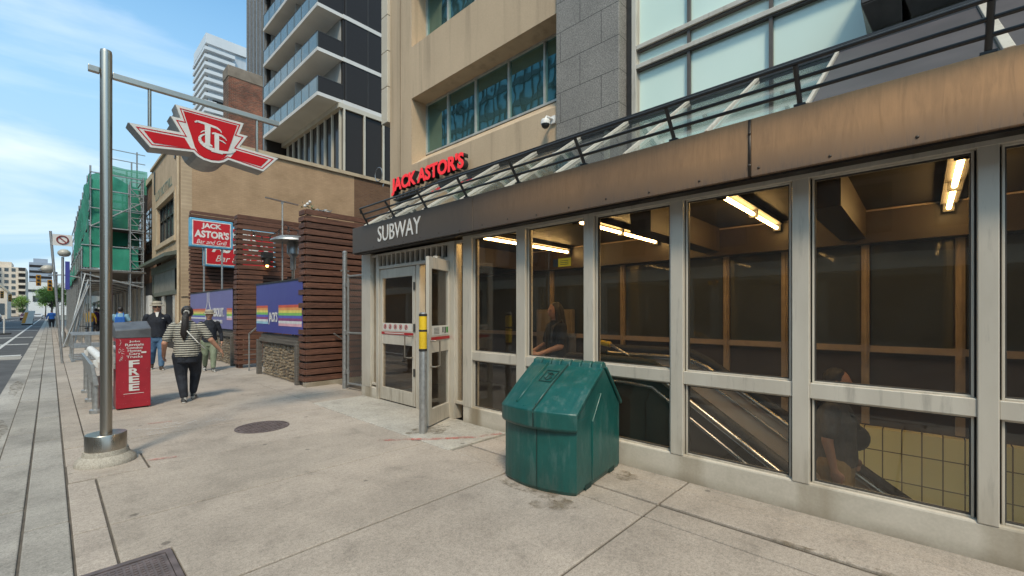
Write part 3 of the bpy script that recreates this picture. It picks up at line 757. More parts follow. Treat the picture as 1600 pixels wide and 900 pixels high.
# front lid: curved lip then sloping panel up to the ridge
lip0=[];lip1=[];top=[];lipin=[]
for i in range(nb+1):
    f=i/nb; b=-.02+(W+.04)*f; q=bow(f)*1.25-.03
    lip0.append(G(q,b,.545)); lip1.append(G(q-.006,b,.672+.012*math.sin(math.pi*f))); top.append(G(.47,b,1.0)); lipin.append(G(q+.03,b,.55))
lidv=[lip0,lip1,[a.lerp(c,.5)+Vector((0,0,.012)) for a,c in zip(lip1,top)],top]
inner=[[p-Vector((0,0,.025))-ax*-.02 for p in r] for r in lidv]
for r0,r1 in zip(lidv,lidv[1:]):
    for i in range(nb): lid.add([r0[i],r0[i+1],r1[i+1],r1[i]],[(0,1,2,3)])
for r0,r1 in zip(inner,inner[1:]):
    for i in range(nb): lid.add([r0[i],r1[i],r1[i+1],r0[i+1]],[(0,1,2,3)])
for e in (0,nb):
    for k in range(3): lid.add([lidv[k][e],lidv[k+1][e],inner[k+1][e],inner[k][e]],[(0,1,2,3)])
for i in range(nb): lid.add([lidv[0][i],inner[0][i],inner[0][i+1],lidv[0][i+1]],[(0,1,2,3)])
lo=lid.build('lid',M['bin'],gb)
bmh=bmesh.new(); bmh.from_mesh(lo.data); bmesh.ops.remove_doubles(bmh,verts=bmh.verts,dist=.0005); bmesh.ops.recalc_face_normals(bmh,faces=bmh.faces); bmh.to_mesh(lo.data); bmh.free()
md=lo.modifiers.new('bevel','BEVEL'); md.width=.010; md.segments=2; md.limit_method='ANGLE'; md.angle_limit=R(30)
# raised seams on the lid
def lp(f,b,up=.004):
    q=bow(b/W)*1.25-.03
    a=G(q-.006,b,.672+.012*math.sin(math.pi*b/W)); c=G(.47,b,1.0); return a.lerp(c,f)+Vector((-.004,0,up))+Vector((0,0,.012*(1-abs(2*f-1))))
sm=MB()
for b,r in ((.335,.006),): sm.tube([lp(f,b) for f in (0.0,.25,.5,.75,1.0)],r,6)
sm.tube([G(bow(.335/W)*1.25-.039,.335,.665),G(bow(.335/W)*1.25-.034,.335,.545)],.006,6)
sm.tube([G(bow(.335/W)-.001,.335,.54),G(bow(.335/W)-.001,.335,.03)],.005,6)
sm.build('seam',M['seam'],gb)
rg=MB()
for b in (.52,.50,): pass
rg.tube([lp(f,.56,.002) for f in (.1,.4,.7,1.0)],.012,6); rg.tube([lp(f,.345,.002) for f in (.1,.4,.7,1.0)],.010,6)
rg.build('lid_rib',M['bin'],gb,smooth=True)
# embossed square mark with letters on the lid
em=MB()
def lq(f,b): return lp(f,b,.0035)
for (f0,b0),(f1,b1) in (((.56,.37),(.56,.50)),((.56,.50),(.82,.50)),((.82,.50),(.82,.37)),((.82,.37),(.56,.37)),((.76,.475),(.76,.415)),((.76,.447),(.61,.447)),((.73,.44),(.73,.395)),((.73,.415),(.61,.415)),((.66,.48),(.60,.43)),((.60,.43),(.66,.39))):
    em.tube([lq(f0,b0),lq(f1,b1)],.0045,5)
em.build('embossed_mark',M['seam'],gb)
rd=MB()
for k in range(7):
    w=(W+.02)/7; rd.prism([(.455,.985),(.475,1.035),(.525,1.05),(.565,1.035),(.575,.985)],lambda a,z,d:G(a,d,z),-.01+k*w+.004,-.01+(k+1)*w-.004)
rd.build('ridge_hinge',M['bin'],gb,bevel=.010)
bk=MB().hexa([G(.56,-.015,.98),G(.56,W+.015,.98),G(D+.035,W+.015,.60),G(D+.035,-.015,.60)],[G(.57,-.015,1.012),G(.57,W+.015,1.012),G(D+.045,W+.015,.635),G(D+.045,-.015,.635)])
bk.build('rear_lid',M['bin'],gb,bevel=.010)
# ------------------------------------------------------------------ tan office building
off=thing('office_building',(6.4,6,0),'tan precast office block with recessed green windows, granite pier and frosted glass bay','office building')
w=MB()
FL=3.07
w.box(6.46,8.0,9.678,10.70,0,26)
w.box(6.46,8.0,4.90,9.678,0,4.6)
for k in range(7):
    zt=7.065+FL*(k-1)+0; zb=zt+1.345      # spandrel between openings
    if k>=1: pass
sills=MB()
for k in range(6):
    z0=5.337+FL*k; z1=7.065+FL*k
    # spandrel under the opening, sloped sill
    zlow=4.6 if k==0 else z1-FL
    w.prism([(6.46,zlow),(8.0,zlow),(8.0,z0+.37),(6.94,z0+.37),(6.46,z0)],lambda x,z,d:(x,d,z),4.90,9.678)
w.box(6.46,8.0,4.9,9.678,7.065+FL*5,26)
w.box(6.46,16,10.70,10.72,0,26); w.box(8,16,-6,10.7,0,26)
w.build('wall',M['tan_wall'],off)
w2=MB().box(6.45,6.475,10.20,10.215,3,26); w2.build('groove',solid('panel_joint',(.20,.155,.10),.9),off)
cp=MB()
for k in range(18):
    z=6.75+k*.99; cp.box(6.38,6.75,10.73,11.05,z+.008,z+.982)
cp.build('corner_cladding',M['cream_panel'],off,bevel=.01)
M['win_frame']=solid('pale_window_frame',(.55,.55,.51),.4,.3)
for k in range(6):
    z0=5.337+FL*k+.37; z1=7.065+FL*k
    f=MB(); f.box(6.90,7.0,4.905,9.672,z0,z0+.045).box(6.90,7.0,4.905,9.672,z1-.04,z1-.003)
    for y in (9.655,8.746,7.70,6.614,5.602): f.box(6.902,6.998,y-.02,y+.02,z0+.045,z1-.04)
    fo=f.build('window',M['win_frame'],off)
    for a,b in ((9.635,8.766),(8.726,7.72),(7.68,6.634),(6.594,5.622),(5.582,4.91)):
        MB().box(6.95,6.96,b,a,z0+.045,z1-.04).build('pane',M['office_glass'],fo)
MB().box(6.38,7.2,3.607,4.894,2.95,26).build('granite_pier',M['granite'],off,bevel=.01)
# frosted bay
MB().box(6.62,6.9,3.50,3.60,2.9,26).build('black_reveal',M['black_paint'],off)
fz=MB()
fz.box(6.60,6.80,3.42,3.50,2.9,26).box(6.68,6.74,3.40,3.42,2.9,26)
for z in (5.845,5.53,8.6,8.9,11.7): fz.box(6.60,6.74,-5,3.42,z-.035,z+.035)
fz.build('bay_frame',M['alu'],off,bevel=.006)
bd=MB()
for z in (5.795,5.48): bd.box(6.63,6.70,-5,3.40,z-.012,z+.013)
for y in (2.578,1.479,.38,-.72,-1.82,-2.9): bd.box(6.64,6.70,y-.022,y+.022,2.9,14)
bd.build('bay_joint',solid('bay_joint_brown',(.10,.085,.075),.5),off)
for (z0,z1) in ((2.95,5.49),(5.565,5.80),(5.88,8.56),(8.94,11.66)):
    for a,b in zip((3.40,2.556,1.457,.358,-.742,-1.842),(2.60,1.501,.402,-.698,-1.798,-2.878)):
        MB().box(6.70,6.72,b,a,z0,z1).build('frosted_pane',M['frost'],off)
MB().box(6.74,8.0,-6,3.6,0,26).build('bay_backing',M['soffit'],off)
# channel letters over the patio bar
M['letter_glow']=emit('lit_red_letter',(.75,.03,.035),.35)
ls=thing('channel_letter_sign',(6.25,8.75,4.5),'red channel letters spelling a bar name on the tan office wall','sign')
lettering('letter_face',"JACK ASTOR'S",(6.20,8.75,4.80),(0,-1,.0),2.93,.46,.012,M['letter_glow'],ls,bold=.035)
lettering('letter_return',"JACK ASTOR'S",(6.335,8.75,4.80),(0,-1,.0),2.93,.46,.134,M['black_paint'],ls,bold=.035)
mb=MB().box(6.24,6.42,7.25,10.2,4.46,4.50)
for k in range(18): mb.box(6.30,6.33,7.35+k*.165,7.37+k*.165,4.50,4.62)
mb.build('mounting_bar',M['black_paint'],ls)
# dome camera
cc=thing('security_camera',(6.4,5.08,4.95),'white dome security camera beside the granite pier on the tan wall','camera')
MB().tube([(6.46,5.0,5.10),(6.30,5.06,5.12),(6.27,5.06,5.06)],.025,8).box(6.42,6.46,4.95,5.06,5.02,5.16).build('bracket',M['white_paint'],cc)
MB().lathe([(.02,.10),(.07,.09),(.085,.05),(.085,.0)],(6.27,5.06,4.97),20).build('housing',M['white_paint'],cc,smooth=50)
MB().ell((6.27,5.06,4.965),.075,.075,.075,16,10).build('dome',M['black_paint'],cc,smooth=True)
# dark metal duct hung under the bay
M['duct']=solid('dark_duct_metal',(.10,.092,.085),.45,.5,c2=(.06,.055,.05),scale=3)
du=thing('hanging_duct',(6.2,-.3,4.37),'dark boxy metal duct hanging in front of the frosted glass bay','duct')
def fr(y0,y1,z0,z1):
    return MB().hexa([(5.75,y0,z0),(6.55,y0,z0),(6.55,y1,z0),(5.75,y1-.03,z0)],[(5.62,y0,z0+.24),(6.66,y0,z0+.24),(6.66,y1+.05,z0+.24),(5.62,y1+.05,z0+.24)]).box(5.62,6.66,y0,y1+.05,z0+.242,z1)
fr(.14,.40,4.37,5.5).build('end_box',M['duct'],du,bevel=.01); fr(-1.6,.10,4.37,5.5).build('main_box',M['duct'],du,bevel=.01)
MB().box(6.0,6.66,.105,.136,4.5,5.45).box(6.35,6.45,.2,.32,4.1,4.37).build('bracket',M['black_paint'],du)

# ------------------------------------------------------------------ painted brick building
M['tan_brick']=bricks('tan_painted_brick',(.47,.32,.20),(.43,.29,.18),(.40,.275,.17),bmp=.55,ms=.008,blot=((.78,.75,.70),(1.05,1.03,1.0)))
M['tan_brick_y']=bricks('tan_painted_brick_front',(.54,.41,.275),(.51,.385,.26),(.48,.36,.245),plane='yz',bmp=.3,ms=.008)
M['red_brick_bare']=bricks('bare_brown_brick',(.20,.105,.055),(.15,.075,.04),(.16,.11,.075),bmp=.5,ms=.010)
M['old_brick']=bricks('old_mottled_brick',(.26,.075,.045),(.12,.045,.035),(.20,.15,.11),bmp=.6,ms=.012,blot=((.45,.42,.4),(1.25,1.2,1.1)))
M['stone_trim']=solid('tan_stone_trim',(.52,.42,.29),.8,c2=(.43,.34,.235),scale=3)
M['green_trim']=solid('dull_green_trim',(.13,.145,.115),.6,c2=(.095,.105,.085),scale=4)
bb=thing('brick_shop',(6,24.5,0),'two storey tan painted brick shop with steel window beside the scaffolding','shop building')
MB().box(3.853,10.6,21.0,21.3,0,8.40).build('side_wall',M['tan_brick'],bb)
MB().box(10.6,14,21.0,21.3,0,8.40).build('side_wall',M['red_brick_bare'],bb,)
fw=MB().box(3.5,3.85,21.0,22.2,0,8.5).box(3.5,3.85,26.45,28.0,4.0,8.5).box(3.5,3.85,22.2,26.45,6.40,8.5).box(3.5,3.85,22.2,26.45,3.9,4.66)
fw.box(3.85,14,27.7,28,0,8.4).box(3.85,14,21.3,27.7,7.9,8.0)
fw.build('front_wall',M['tan_brick_y'],bb)
MB().box(3.42,4.1,21.3,28.05,8.5,8.60).box(3.85,14.1,20.92,21.4,8.40,8.56).build('coping',M['stone_trim'],bb)
tr=MB().box(3.42,3.5,22.0,26.7,4.42,4.62).box(3.46,3.5,22.0,22.2,4.62,6.42).box(3.46,3.5,26.45,26.65,4.62,6.42).box(3.45,3.5,22.0,26.65,6.42,6.60)
tr.build('window_surround',M['stone_trim'],bb)
wf=MB()
for y in (22.2,23.05,23.9,24.75,25.6,26.4): wf.box(3.60,3.66,y,y+.05,4.66,6.40)
for z in (4.66,5.72,6.35): wf.box(3.602,3.658,22.2,26.45,z,z+.05)
wo=wf.build('window',M['black_paint'],bb)
MB().box(3.67,3.68,22.2,26.45,4.66,6.40).build('pane',_reflective('old_window_glass',(.22,.26,.24),.5,.06,.15,.8),wo)
aw=MB().prism([(3.0,3.66),(3.5,3.80),(3.5,3.98),(3.0,3.80)],lambda x,z,d:(x,d,z),21.2,28.2)
aw.build('awning_ledge',M['green_trim'],bb,bevel=.01)
MB().box(3.46,3.6,21.35,28,3.3,3.66).box(3.47,3.6,21.35,27.6,2.25,2.42).box(3.47,3.62,21.3,21.55,0,3.3).box(3.47,3.62,27.4,27.7,0,3.3).build('shop_frame',M['green_trim'],bb)
sg=MB()
for k in range(4): sg.box(3.50,3.56,21.58+k*1.46,21.58+k*1.46+1.42,2.42,3.3)
sg.build('sign_panel',solid('blank_sign_board',(.22,.22,.19),.6,c2=(.17,.17,.15),scale=2),bb)
MB().box(3.58,3.64,21.55,23.2,.25,2.25).box(3.58,3.64,25.2,25.9,0,2.25).build('display_window',_reflective('bright_display_window',(.46,.44,.40),0,.1,.05),bb)
MB().box(3.64,3.7,23.2,27.4,0,2.25).box(3.49,3.58,21.56,27.4,0,.25).build('shop_door',M['dark_int'],bb)
MB().tube([(3.44,21.15,.2),(3.44,21.15,8.3)],.05,8).box(3.38,3.5,21.05,21.25,8.0,8.3).build('drainpipe',M['stone_trim'],bb,smooth=50)
lettering('wall_lettering','LLOY BOTTVILL',(3.495,24.8,7.02),(0,-1,0),4.1,.42,.006,solid('faded_green_letters',(.20,.25,.20),.8),bb,bold=.01)
MB().box(3.46,3.5,22.0,22.15,7.75,8.2).box(3.46,3.5,27.0,27.15,7.2,8.3).build('wall_anchor',M['black_paint'],bb)
MB().tube([(3.5+.1*k,20.985,2.1+.02*math.sin(k)) for k in range(20)],.012,6).build('cable',M['rubber'],bb)

# ------------------------------------------------------------------ patio
def slat_screen(name,x0,x1,y0,y1,z1,label,pitch=.135,cut=None,foot=None):
    s=thing(name,((x0+x1)/2,(y0+y1)/2,0),label,'wood screen','slatted wood screens around the patio')
    m=MB(); n=int(z1/pitch); r=random.Random(int(y0*10))
    for k in range(n+1):
        z=k*pitch+.10; xa=x0+r.uniform(-.012,.012)
        if cut and z<cut[1]: xb=cut[0]
        else: xb=x1+r.uniform(-.01,.01)
        dy=r.uniform(-.006,.006); dz=r.uniform(-.004,.004)
        m.box(xa,xb,y0-.02+dy,y0+.02+dy,z+dz,z+.106+dz)                      # front boards
        m.box(xa-.025+dy,xa+.012,y0+.022,y1,z+.003+dz,z+.102+dz)                          # short return boards
    m.build('slats',M['wood'],s,bevel=.004,seg=1)
    p=MB()
    xs=[x0+.07]; 
    while xs[-1]+1.25<x1: xs.append(xs[-1]+1.25)
    for x in xs:
        zb=0 if not(cut and x>cut[0]) else cut[1]
        p.box(x-.045,x+.045,y0+.024,y0+.12,zb,z1)
    p.box(x0+.02,x0+.11,y1-.1,y1-.005,0,z1)
    p.build('post',M['grey_wood'] if foot else M['wood'],s)
    MB().box(x0+.13,x1-.02,y0+.125,y0+.14,cut[1] if cut else .1,z1-.05).build('backing',M['soffit'],s) if cut is None and name!='x' else None
    if foot: MB().box(x0-.02,x1,y0-.06,y0+.1,-.05,.085).build('footing',M['plinth'],s)
    return s
s1=slat_screen('slatted_screen',3.52,5.6,9.0,9.30,3.47,'tall brown slatted screen right beside the chain link gate',foot=True)
s2=slat_screen('slatted_screen',3.45,6.2,13.3,13.62,3.98,'brown slatted screen in the middle of the patio between the two banners',cut=(4.05,2.45))
s3=slat_screen('slatted_screen',3.64,9.5,20.0,20.25,5.2,'tallest slatted screen, against the tan brick side wall behind both bar signs')
# patio fence sections: grey beam on gabion basket with banner above
M['stone_fill']=None
def _gab():
    m,t,p=nt('gabion_stone'); p.inputs['Roughness'].default_value=.9; v=world_pos(t)
    vo=t.nodes.new('ShaderNodeTexVoronoi'); vo.inputs['Scale'].default_value=9; L(t,v,vo.inputs['Vector'])
    sep=t.nodes.new('ShaderNodeSeparateColor'); L(t,vo.outputs['Color'],sep.inputs[0])
    L(t,ramp(t,sep.outputs[0],[(.0,(.13,.09,.055)),(.4,(.23,.17,.105)),(.75,(.32,.25,.165)),(1,(.18,.145,.105))]),p.inputs['Base Color'])
    bump(t,p,noise_(t,v,40,5),.4,.01); return m
M['stone_fill']=_gab()
def gabion(y0,y1,label,posts):
    g=thing('gabion_wall',(3.65,(y0+y1)/2,0),label,'stone wall','gabion walls along the patio front')
    r=random.Random(int(y0*7)); m=MB()
    y=y0+.05
    while y<y1-.05:
        z=.04; 
        while z<.76:
            rx,ry,rz=r.uniform(.035,.06),r.uniform(.035,.065),r.uniform(.025,.042)
            m.ell((3.60+r.uniform(-.02,.02),y+r.uniform(-.02,.02),z+r.uniform(-.01,.01)),rx,ry,rz,7,5); z+=r.uniform(.055,.08)
        y+=r.uniform(.085,.115)
    m.box(3.62,3.80,y0,y1,.02,.76)
    m.build('stone_fill',M['stone_fill'],g,fix=False)
    wm=MB()
    y=y0
    while y<=y1: wm.box(3.530,3.534,y-.002,y+.002,.02,.78); y+=.075
    z=.03
    while z<.78: wm.box(3.5275,3.5297,y0,y1,z-.002,z+.002); z+=.075
    wm.build('wire_basket',M['steel2'],g)
    b=MB().box(3.54,3.74,y0-.02,y1+.02,.83,.985).box(3.50,3.54,y0-.02,y1+.02,.80,.90)
    for y in posts: b.box(3.46,3.56,y-.06,y+.06,-.02,.84)
    b.build('timber_beam',M['grey_wood'],g,bevel=.008)
    return g
gabion(9.42,11.75,'gabion stone wall under the nearer blue banner',(11.80,9.38))
gabion(14.1,19.4,'gabion stone wall under the farther blue banner',(14.05,16.5))
def _banner(name,base):
    m,t,p=nt(name); p.inputs['Roughness'].default_value=.45; v=world_pos(t)
    f=noise_(t,v,.7,4); L(t,ramp(t,f,[(.3,tuple(x*.85 for x in base)),(.7,base)]),p.inputs['Base Color']); bump(t,p,noise_(t,world_pos(t,(1,1,.4)),2.2,3),.25,.03); return m
M['banner']=_banner('violet_blue_vinyl',(.062,.066,.29)); M['banner2']=_banner('faded_violet_vinyl',(.16,.15,.36))
RAIN=[('rainbow_red',(.62,.10,.05)),('rainbow_orange',(.75,.33,.10)),('rainbow_yellow',(.78,.66,.15)),('rainbow_green',(.22,.52,.12)),('rainbow_blue',(.10,.12,.5)),('rainbow_plum',(.25,.06,.20)),('rainbow_white',(.70,.70,.72)),('rainbow_pink',(.75,.42,.50)),('rainbow_sky',(.35,.60,.75))]
RM=[solid(n,c,.45) for n,c in RAIN]
def banner(y0,y1,z0,z1,label,mat):
    b=thing('banner',(3.52,(y0+y1)/2,z0),label,'banner','banners on the patio fence')
    MB().box(3.50,3.515,y0,y1,z0,z1).build('sheet',mat,b)
    MB().box(3.49,3.53,y0-.02,y1+.02,z1,z1+.035).box(3.516,3.56,y0,y0+.05,z0,z1).box(3.516,3.56,y1-.05,y1,z0,z1).build('edge_rail',M['soffit'],b)
    return b
def rainbow(b,y0,y1,zt,h,idx):
    m=MB(); k=len(idx)
    for i,c in enumerate(idx): m.box(3.4965,3.499,y0,y1,zt-h*(i+1)/k,zt-h*i/k-.001,i)
    m.build('rainbow_stripes',[RM[c] for c in idx],b)
b1=banner(9.12,11.98,1.035,2.165,'blue banner with rainbow stripes between the two nearer slatted screens',M['banner'])
rainbow(b1,11.15,11.95,1.66,.43,(0,1,2,3,4,5,6,8)); rainbow(b1,9.15,10.45,1.66,.46,(0,1,2,3,4,5,6,7))
lettering('bar_lettering',"JACK'S",(3.496,10.80,1.36),(0,-1,0),.56,.29,.003,M['white_paint'],b1,bold=.02,shear=.06)
b2=banner(14.05,19.35,1.02,2.15,'faded blue banner with a white bottle outline left of the middle screen',M['banner2'])
rainbow(b2,17.05,19.3,1.62,.34,(0,1,2,3,4,6)); rainbow(b2,14.08,14.6,1.62,.34,(0,1,2,3,6,7))
lettering('vodka_lettering','ABSOLUT.',(3.496,15.55,1.50),(0,-1,0),1.35,.27,.003,M['white_paint'],b2,bold=.03)
lettering('small_lettering','BORN TO MIX',(3.496,15.6,1.22),(0,-1,0),1.1,.11,.003,M['white_paint'],b2,bold=.02)
bt=MB()
for s_ in (1,-1):
    P=[(16.75+s_*.11,2.14),(16.75+s_*.11,1.83),(16.75+s_*.16,1.74),(16.75+s_*.30,1.58),(16.75+s_*.33,1.45),(16.75+s_*.33,1.05)]
    for (a,z),(c,z2) in zip(P,P[1:]): bt.bar((3.495,a,z),(3.495,c,z2),.05,.004,(1,0,0))
bt.build('bottle_outline',M['white_paint'],b2)
# signs on poles
M['sign_red']=solid('sign_red',(.56,.022,.035),.35,c2=(.5,.02,.03)); M['sign_blue']=solid('sign_sky_blue',(.12,.40,.62),.4); M['sign_white']=solid('sign_white',(.78,.76,.73),.4)
def barsign(x0,x1,y,z0,z1,label,poles):
    s=thing('bar_sign',((x0+x1)/2,y,0 if poles else z0),label,'sign')
    w=x1-x0;h=z1-z0
    MB().box(x0,x1,y,y+.22,z0,z1).build('cabinet',M['sign_blue'],s,bevel=.03)
    f=MB().box(x0+.07,x1-.07,y-.006,y+.004,z0+.07,z1-.07,0).box(x0+.10,x1-.10,y-.010,y-.003,z0+.10,z1-.10,1)
    f.build('face',[M['sign_white'],M['sign_red']],s)
    lettering('lettering','JACK',(x0+w*.49,y-.010,z0+h*.745),(1,0,0),w*.46,h*.22,.004,M['sign_white'],s,bold=.045,shear=.03)
    lettering('lettering',"ASTOR'S",(x0+w*.5,y-.010,z0+h*.47),(1,0,0),w*.80,h*.26,.004,M['sign_white'],s,bold=.045,shear=.03)
    lettering('lettering','Bar and Grill',(x0+w*.5,y-.010,z0+h*.20),(1,0,0),w*.70,h*.15,.004,M['sign_white'],s,bold=.002,shear=.35)
    if poles:
        for x in poles: MB().tube([(x,y+.11,0),(x,y+.11,z0+.02)],.03,8).build('pole',M['steel2'],s,smooth=50)
    return s
barsign(3.27,4.56,18.2,3.76,4.76,'smaller red and blue bar sign raised on two thin poles',(3.70,4.24))
barsign(3.95,6.45,19.6,3.24,4.85,'larger red and blue bar sign partly hidden behind the slats',None)
br=MB().box(4.5,5.9,19.82,19.98,3.5,3.58).box(4.5,5.9,19.82,19.98,4.5,4.58); br.build('bracket',M['steel2'],[o for o in bpy.data.objects if o.name.startswith('bar_sign')][-1])
# patio heater
M['dull_alu']=solid('dull_aluminium',(.42,.42,.42),.4,.8,c2=(.33,.33,.33),scale=6)
ph=thing('patio_heater',(3.95,10.85,.3),'steel patio heater with a wide disc reflector behind the nearer banner','patio heater')
c=(3.95,10.85,.3)
MB().lathe([(.25,0),(.25,.42),(.2,.46),(.03,.5)],c,20).build('base',M['dull_alu'],ph,smooth=40)
MB().lathe([(.032,.4),(.032,2.55)],c,14).build('pole',M['steel'],ph,smooth=50)
MB().lathe([(.05,2.2),(.06,2.25),(.06,2.5),(.10,2.55),(.13,2.58),(.13,2.82),(.10,2.86)],c,18).build('burner',M['dull_alu'],ph,smooth=40)
MB().lathe([(.485,2.86),(.47,2.90),(.30,2.98),(.05,3.02),(.01,3.02)],c,32).build('reflector',M['steel2'],ph,smooth=40)
mt=thing('thin_mast',(3.75,10.95,.3),'thin mast with a T bar on top beside the patio heater','mast')
MB().tube([(3.75,10.95,.3),(3.75,10.95,4.12)],.018,8).build('pole',M['steel2'],mt)
MB().bar((3.36,10.85,4.11),(4.14,11.05,4.11),.05,.025).box(3.73,3.77,10.93,10.97,4.05,4.1).build('cross_bar',M['dull_alu'],mt)
# string lights
sl_=thing('string_lights',(4.4,11.2,3.3),'string of light bulbs between the two nearer slatted screens','string lights')
pts=[];bul=[]
for k in range(25):
    f=k/24; x=3.75+f*.35; y=13.25-f*3.95; z=3.72-.0*f-.22*math.sin(math.pi*((f*2)%1)) - .18*f
    pts.append((x,y,z)); 
    if k%3==1: bul.append((x,y,z))
MB().tube(pts,.008,6).build('cable',M['rubber'],sl_)
for x,y,z in bul:
    b_=MB().tube([(x,y,z),(x,y,z-.07)],.017,8).build('socket',M['rubber'],sl_)
    MB().ell((x,y,z-.115),.034,.034,.048,10,8).build('bulb',glass('bulb_glass',(.85,.84,.8),1,.02) if 'bulb_glass' not in bpy.data.materials else bpy.data.materials['bulb_glass'],b_,smooth=True)
# flood lamp on the middle screen, glowing
fl=thing('wall_lamp',(4.1,13.2,2.9),'small dark wall lamp glowing amber on the middle slatted screen','lamp')
MB().box(3.98,4.24,13.06,13.26,2.98,3.16).build('housing',M['black_paint'],fl,bevel=.01)
MB().lathe([(.10,0),(.07,-.16),(.05,-.18)],(4.11,13.15,2.98),12).build('shade',M['duct'],fl)
MB().ell((4.11,13.15,2.79),.04,.04,.05,10,8).build('bulb',emit('amber_bulb',(1,.55,.15),6),fl,smooth=True)
# flower and cable tangle on top of the first screen
tg=thing('cable_tangle',(3.6,9.15,3.55),'tangle of white cable and plastic leaves on top of the nearest screen','cable tangle')
r=random.Random(3); tgm=MB()
for k in range(4):
    p=Vector((3.55+k*.06,9.15,3.54)); P=[p]
    for q in range(8): p=p+Vector((r.uniform(.0,.09),r.uniform(-.05,.05),r.uniform(-.035,.045))); P.append(p)
    tgm.tube(P,.010,6)
tgm.build('cable',M['dull_alu'],tg,smooth=True)
lm=MB()
for k in range(34):
    p=Vector((3.56+r.uniform(-.05,.30),9.14+r.uniform(-.07,.07),3.54+r.uniform(0,.22-.4*0))); a=Vector((r.uniform(-1,1),r.uniform(-1,1),r.uniform(-.3,1))).normalized()*.06; b_=Vector((r.uniform(-1,1),r.uniform(-1,1),r.uniform(-1,1))).normalized()*.02
    lm.add([p,p+a*.5+b_,p+a,p+a*.5-b_],[(0,1,2,3)])
lm.build('leaves',solid('plastic_leaf',(.05,.10,.035),.5,c2=(.10,.14,.05)),tg,fix=False)
bl=MB()
for k in range(3): bl.ell((3.55+.05*k,9.12,3.66+.05*k),.03,.03,.03,8,6)
bl.build('blossom',M['white_paint'],tg,smooth=True)
# handrail stubs
hs=MB().tube([(3.46,8.9,.92),(3.36,8.62,1.03),(3.34,8.55,1.03)],.018,8)
MB().tube([(4.35,8.96,.86),(4.05,8.9,1.06)],.016,8).box(4.34,4.40,8.95,8.985,.80,.92).build('handle',M['steel2'],s1,smooth=50)
tag(MB().tube([(3.5,12.55,.95),(3.62,12.05,1.20)],.018,8).tube([(3.5,12.55,.0),(3.5,12.55,.95)],.018,8).build('handrail',M['steel2'],smooth=50),'short black step handrail in the gap between the banners','handrail')
# chain link gate
gt=thing('chain_link_gate',(4.0,7.85,0),'galvanised chain link gate between the nearest screen and the subway entrance','gate')
def gy(y): return 3.98+(8.143-y)*.12
f=MB()
ga,gb_=8.13,7.50
for z in (.12,1.10,2.20): f.tube([(gy(ga),ga,z),(gy(gb_),gb_,z)],.021,8)
for y in (ga,gb_): f.tube([(gy(y),y,.08),(gy(y),y,2.45 if y==gb_ else 2.24)],.021,8)
f.build('frame',M['steel2'],gt,smooth=50)
wr=MB(); d=.072
n=int((ga-gb_)/d)+1
def wire(y0,z0,sg):
    P=[]
    y=y0;z=z0;k=0
    while z<2.2 and gb_<=y<=ga:
        P.append((gy(y)+(.004 if k%2 else -.004),y,z)); y+=sg*d/2; z+=d/2*1.1; k+=1
    if len(P)>1: wr.tube(P,.0022,4,caps=False)
zz=.12
for k in range(-0,int(2.1/(d*1.1))): 
    wire(gb_,zz+k*d*1.1,1); wire(ga,zz+k*d*1.1,-1)
for k in range(n): wire(gb_+k*d,.12,1); wire(ga-k*d,.12,-1)
wr.build('wire_mesh',solid('dull_wire',(.24,.235,.225),.5,.4),gt,fix=False)
MB().box(3.96,4.02,8.14,8.24,.30,.38).box(3.96,4.02,8.14,8.24,1.06,1.14).box(3.96,4.02,8.14,8.24,2.0,2.08).build('hinge',M['steel2'],gt)
gp=thing('gate_post',(3.98,8.27,0),'round galvanised gate post beside the nearest slatted screen','post')
MB().tube([(3.98,8.27,0),(3.98,8.27,2.66)],.045,14).build('pipe',M['steel2'],gp,smooth=50)
MB().lathe([(.05,0),(.05,.03),(.02,.05)],(3.98,8.27,2.66),14).box(3.90,4.06,8.25,8.29,2.3,2.33).build('cap',M['steel2'],gp)
# ------------------------------------------------------------------ transit sign on its pole
ts=thing('transit_sign',(.386,5.95,0),'red and white winged transit sign hanging from an arm on a steel pole','sign')
pc=(.386,5.95,0)
MB().lathe([(.235,0),(.235,.02),(.225,.05),(.18,.09),(.17,.135)],pc,40).build('concrete_footing',concrete('footing_concrete',(.36,.33,.28)),ts,smooth=35)
MB().lathe([(.160,.136),(.160,.285),(.155,.293)],pc,40).build('collar',M['steel'],ts,smooth=35)
MB().lathe([(.047,.293),(.047,4.09),(.043,4.12)],pc,32).build('pole',M['steel'],ts,smooth=50)
MB().box(.255,.338,5.925,5.975,3.87,3.93).box(.434,1.99,5.925,5.975,3.855,3.915).build('arm',M['steel_arm'],ts,bevel=.006)
for x in (.723,1.745): MB().tube([(x,5.95,3.44),(x,5.95,3.857)],.016,8).build('hanger',M['steel'],ts,smooth=50)
CX_,YF=1.25,5.85
def sym(h): return [(CX_+a,z) for a,z in h]+[(CX_-a,z) for a,z in reversed(h)]
wing=[(.30,3.450),(.705,3.425),(.535,3.210),(.19,3.262)]
M['sign_side']=solid('sign_grey_side',(.36,.35,.33),.45,.4,c2=(.28,.27,.255))
arc=[(.17,3.262),(.13,3.225),(.075,3.20),(.0001,3.19)]
half=[(.0001,3.742),(.33,3.742),(.285,3.605),(.372,3.603),(.288,3.452),(.712,3.425),(.535,3.212)]+arc[:-1]
outline=sym(half[1:])
